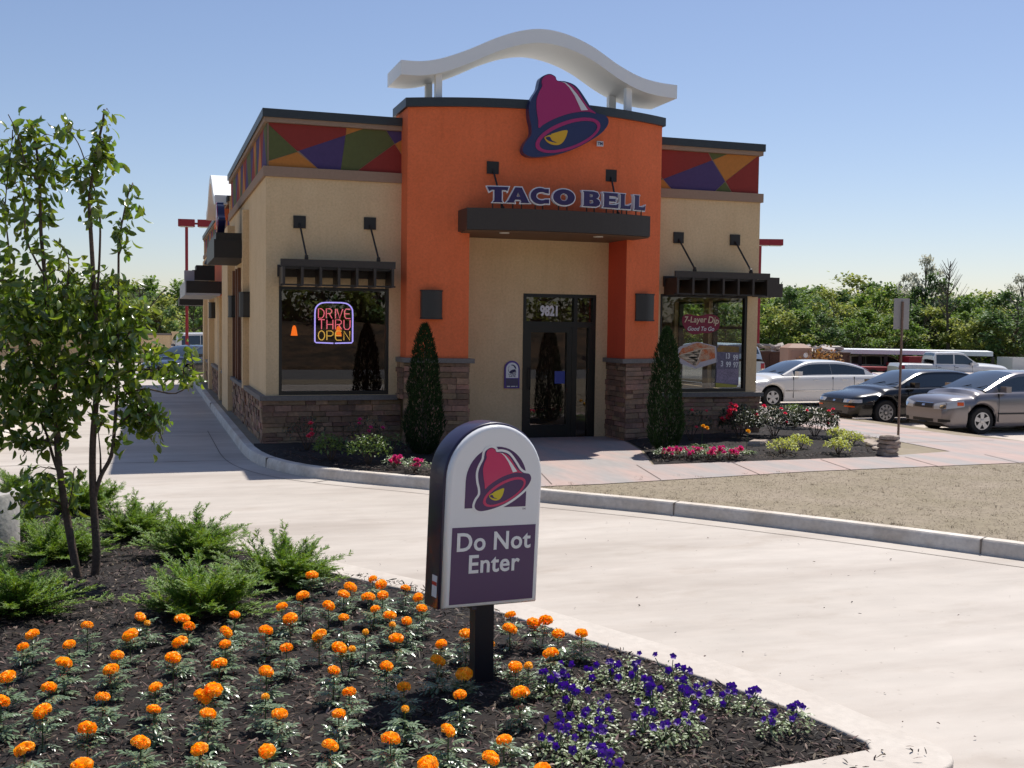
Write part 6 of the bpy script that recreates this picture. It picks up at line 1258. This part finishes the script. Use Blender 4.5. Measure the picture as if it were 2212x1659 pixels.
def T_at(px, ypx, dep, k, lab, wide=1.0, vi=0, grp=None):
    nm_, V_ = KINDS[k]; i = cnt.get(k, 0); H0 = {'g': (6, 7), 'd': (7, 6), 'o': (6, 5), 'p': (9,)}[k]; v = i % len(H0); H = hgt(ypx, px, dep) + 1.0; put_tree(px, dep, k, H / (H0[v] * 1.0), lab, wide, v, grp)
# right hand woods: front trees named one by one
T_at(1990, 560, 84, 'p', 'tallest tree of the right woods with pale feathery top above the signpost', .9)
T_at(2010, 600, 82, 'd', 'dense dark tree directly behind the signpost', 1.0); T_at(1950, 598, 86, 'p', 'slim pale topped tree left of the signpost', .7)
T_at(1780, 640, 80, 'o', 'olive tree standing forward in the woods above the white sedan', 1.0); T_at(1700, 640, 84, 'd', 'dark tree just right of the red lamp post', .9)
T_at(2180, 640, 74, 'd', 'broad dark tree at the right edge behind the white box trailer', 1.3); T_at(2200, 600, 80, 'p', 'pale open tree top poking up at the far right edge', .8); T_at(2095, 645, 82, 'g', 'round green tree right of the bare tree', 1.1); T_at(1895, 618, 84, 'g', 'bushy green tree above the black sedan', 1.1)
FRONT = ('understory tree along the front of the woods behind the parking lot', 'front woods trees'); 
for i, px in enumerate(range(1440, 2230, 36)): 
    k = 'gogdog'[i % 6]; T_at(px + rd.uniform(-12, 12), rd.uniform(672, 705), rd.uniform(74, 80), k, f'low {KINDS[k][0]} along the front of the right woods, {ordinal(i)} from left', rd.uniform(1.1, 1.5), grp=FRONT[1])
for i, px in enumerate(range(1430, 2240, 40)):
    k = 'dggdgo'[i % 6]; T_at(px + rd.uniform(-14, 14), rd.uniform(626, 668), rd.uniform(96, 112), k, f'{KINDS[k][0]} in the middle of the right woods, {ordinal(i)} from left', rd.uniform(1.2, 1.6), grp='middle woods trees')
for i, px in enumerate(range(1460, 2250, 38)):
    k = 'dgdgod'[i % 6]; y = 606 if px < 1950 else 640; T_at(px + rd.uniform(-12, 12), y + rd.uniform(-8, 22), rd.uniform(135, 155), k, f'distant {KINDS[k][0]} on the right skyline, {ordinal(i)} from left', rd.uniform(1.3, 1.7), grp='skyline trees on the right')
# left woods
for i, px in enumerate(range(-40, 470, 40)):
    k = 'gdogdg'[i % 6]; T_at(px + rd.uniform(-14, 14), rd.uniform(600, 632) + (10 if px > 380 else 0), rd.uniform(78, 92), k, f'{KINDS[k][0]} of the woods beyond the lane, {ordinal(i)} from left', rd.uniform(1.2, 1.5), grp='woods left of the building')
for i, px in enumerate(range(-30, 470, 46)):
    k = 'ogo'[i % 3]; T_at(px + rd.uniform(-14, 14), rd.uniform(660, 690), rd.uniform(66, 72), k, f'low {KINDS[k][0]} fronting the left woods, {ordinal(i)} from left', rd.uniform(1.1, 1.4), grp='low trees left of the building')
T_at(425, 655, 62, 'd', 'dark bushy tree in the gap between the red lamp post and the building', 1.1)
# bare trees
def bare(px, ytop, dep, lab, sd):
    rd = random.Random(sd); x, y = polar(px, dep); H = hgt(ytop, px, dep) + 1; t = thing('bare_tree', lab, 'tree', (x, y, gz(x, y) - .1)); mb = MB(); mb.tube([(0, 0, 0), (.15, 0, H * .3), (0, .1, H * .6), (.1, 0, H)], [.15, .12, .07, .02], 6); mb.build('trunk', m_barkf, t); mb = MB()
    for i in range(46):
        z = H * rd.uniform(.45, .95); a = rd.uniform(0, 6.28); l = (H - z) * .28 + .3; mb.tube([(0, 0, z), (l * .5 * math.cos(a), l * .5 * math.sin(a), z + l * .6), (l * math.cos(a), l * math.sin(a), z + l * 1.5)], [.03, .02, .008], 4)
    mb.build('branches', m_barkf, t)
bare(2042, 572, 76, 'leafless dead tree standing clear of the woods right of the signpost', 1); bare(1100 - 795, 640, 70, 'thin bare trunk among the left woods', 2)
# woods beyond the street behind the camera (mirrored in the glass)
for i in range(30):
    x = -62 + i * 4.4 + rd.uniform(-1, 1); y = -47 - rd.uniform(0, 7); k = 'dod'[i % 3]; nm_, V_ = KINDS[k]; tm, cm = V_[(i // 3) % 2]
    t = thing('tree', f'{nm_} across the street, mirrored in the glass, {ordinal(i)} of the row', 'tree', (x, y, 1.3), rd.uniform(0, 6), 'trees across the street'); t.scale = (1.5, 1.5, 1.6); link('trunk', tm, t); link('crown', cm, t)
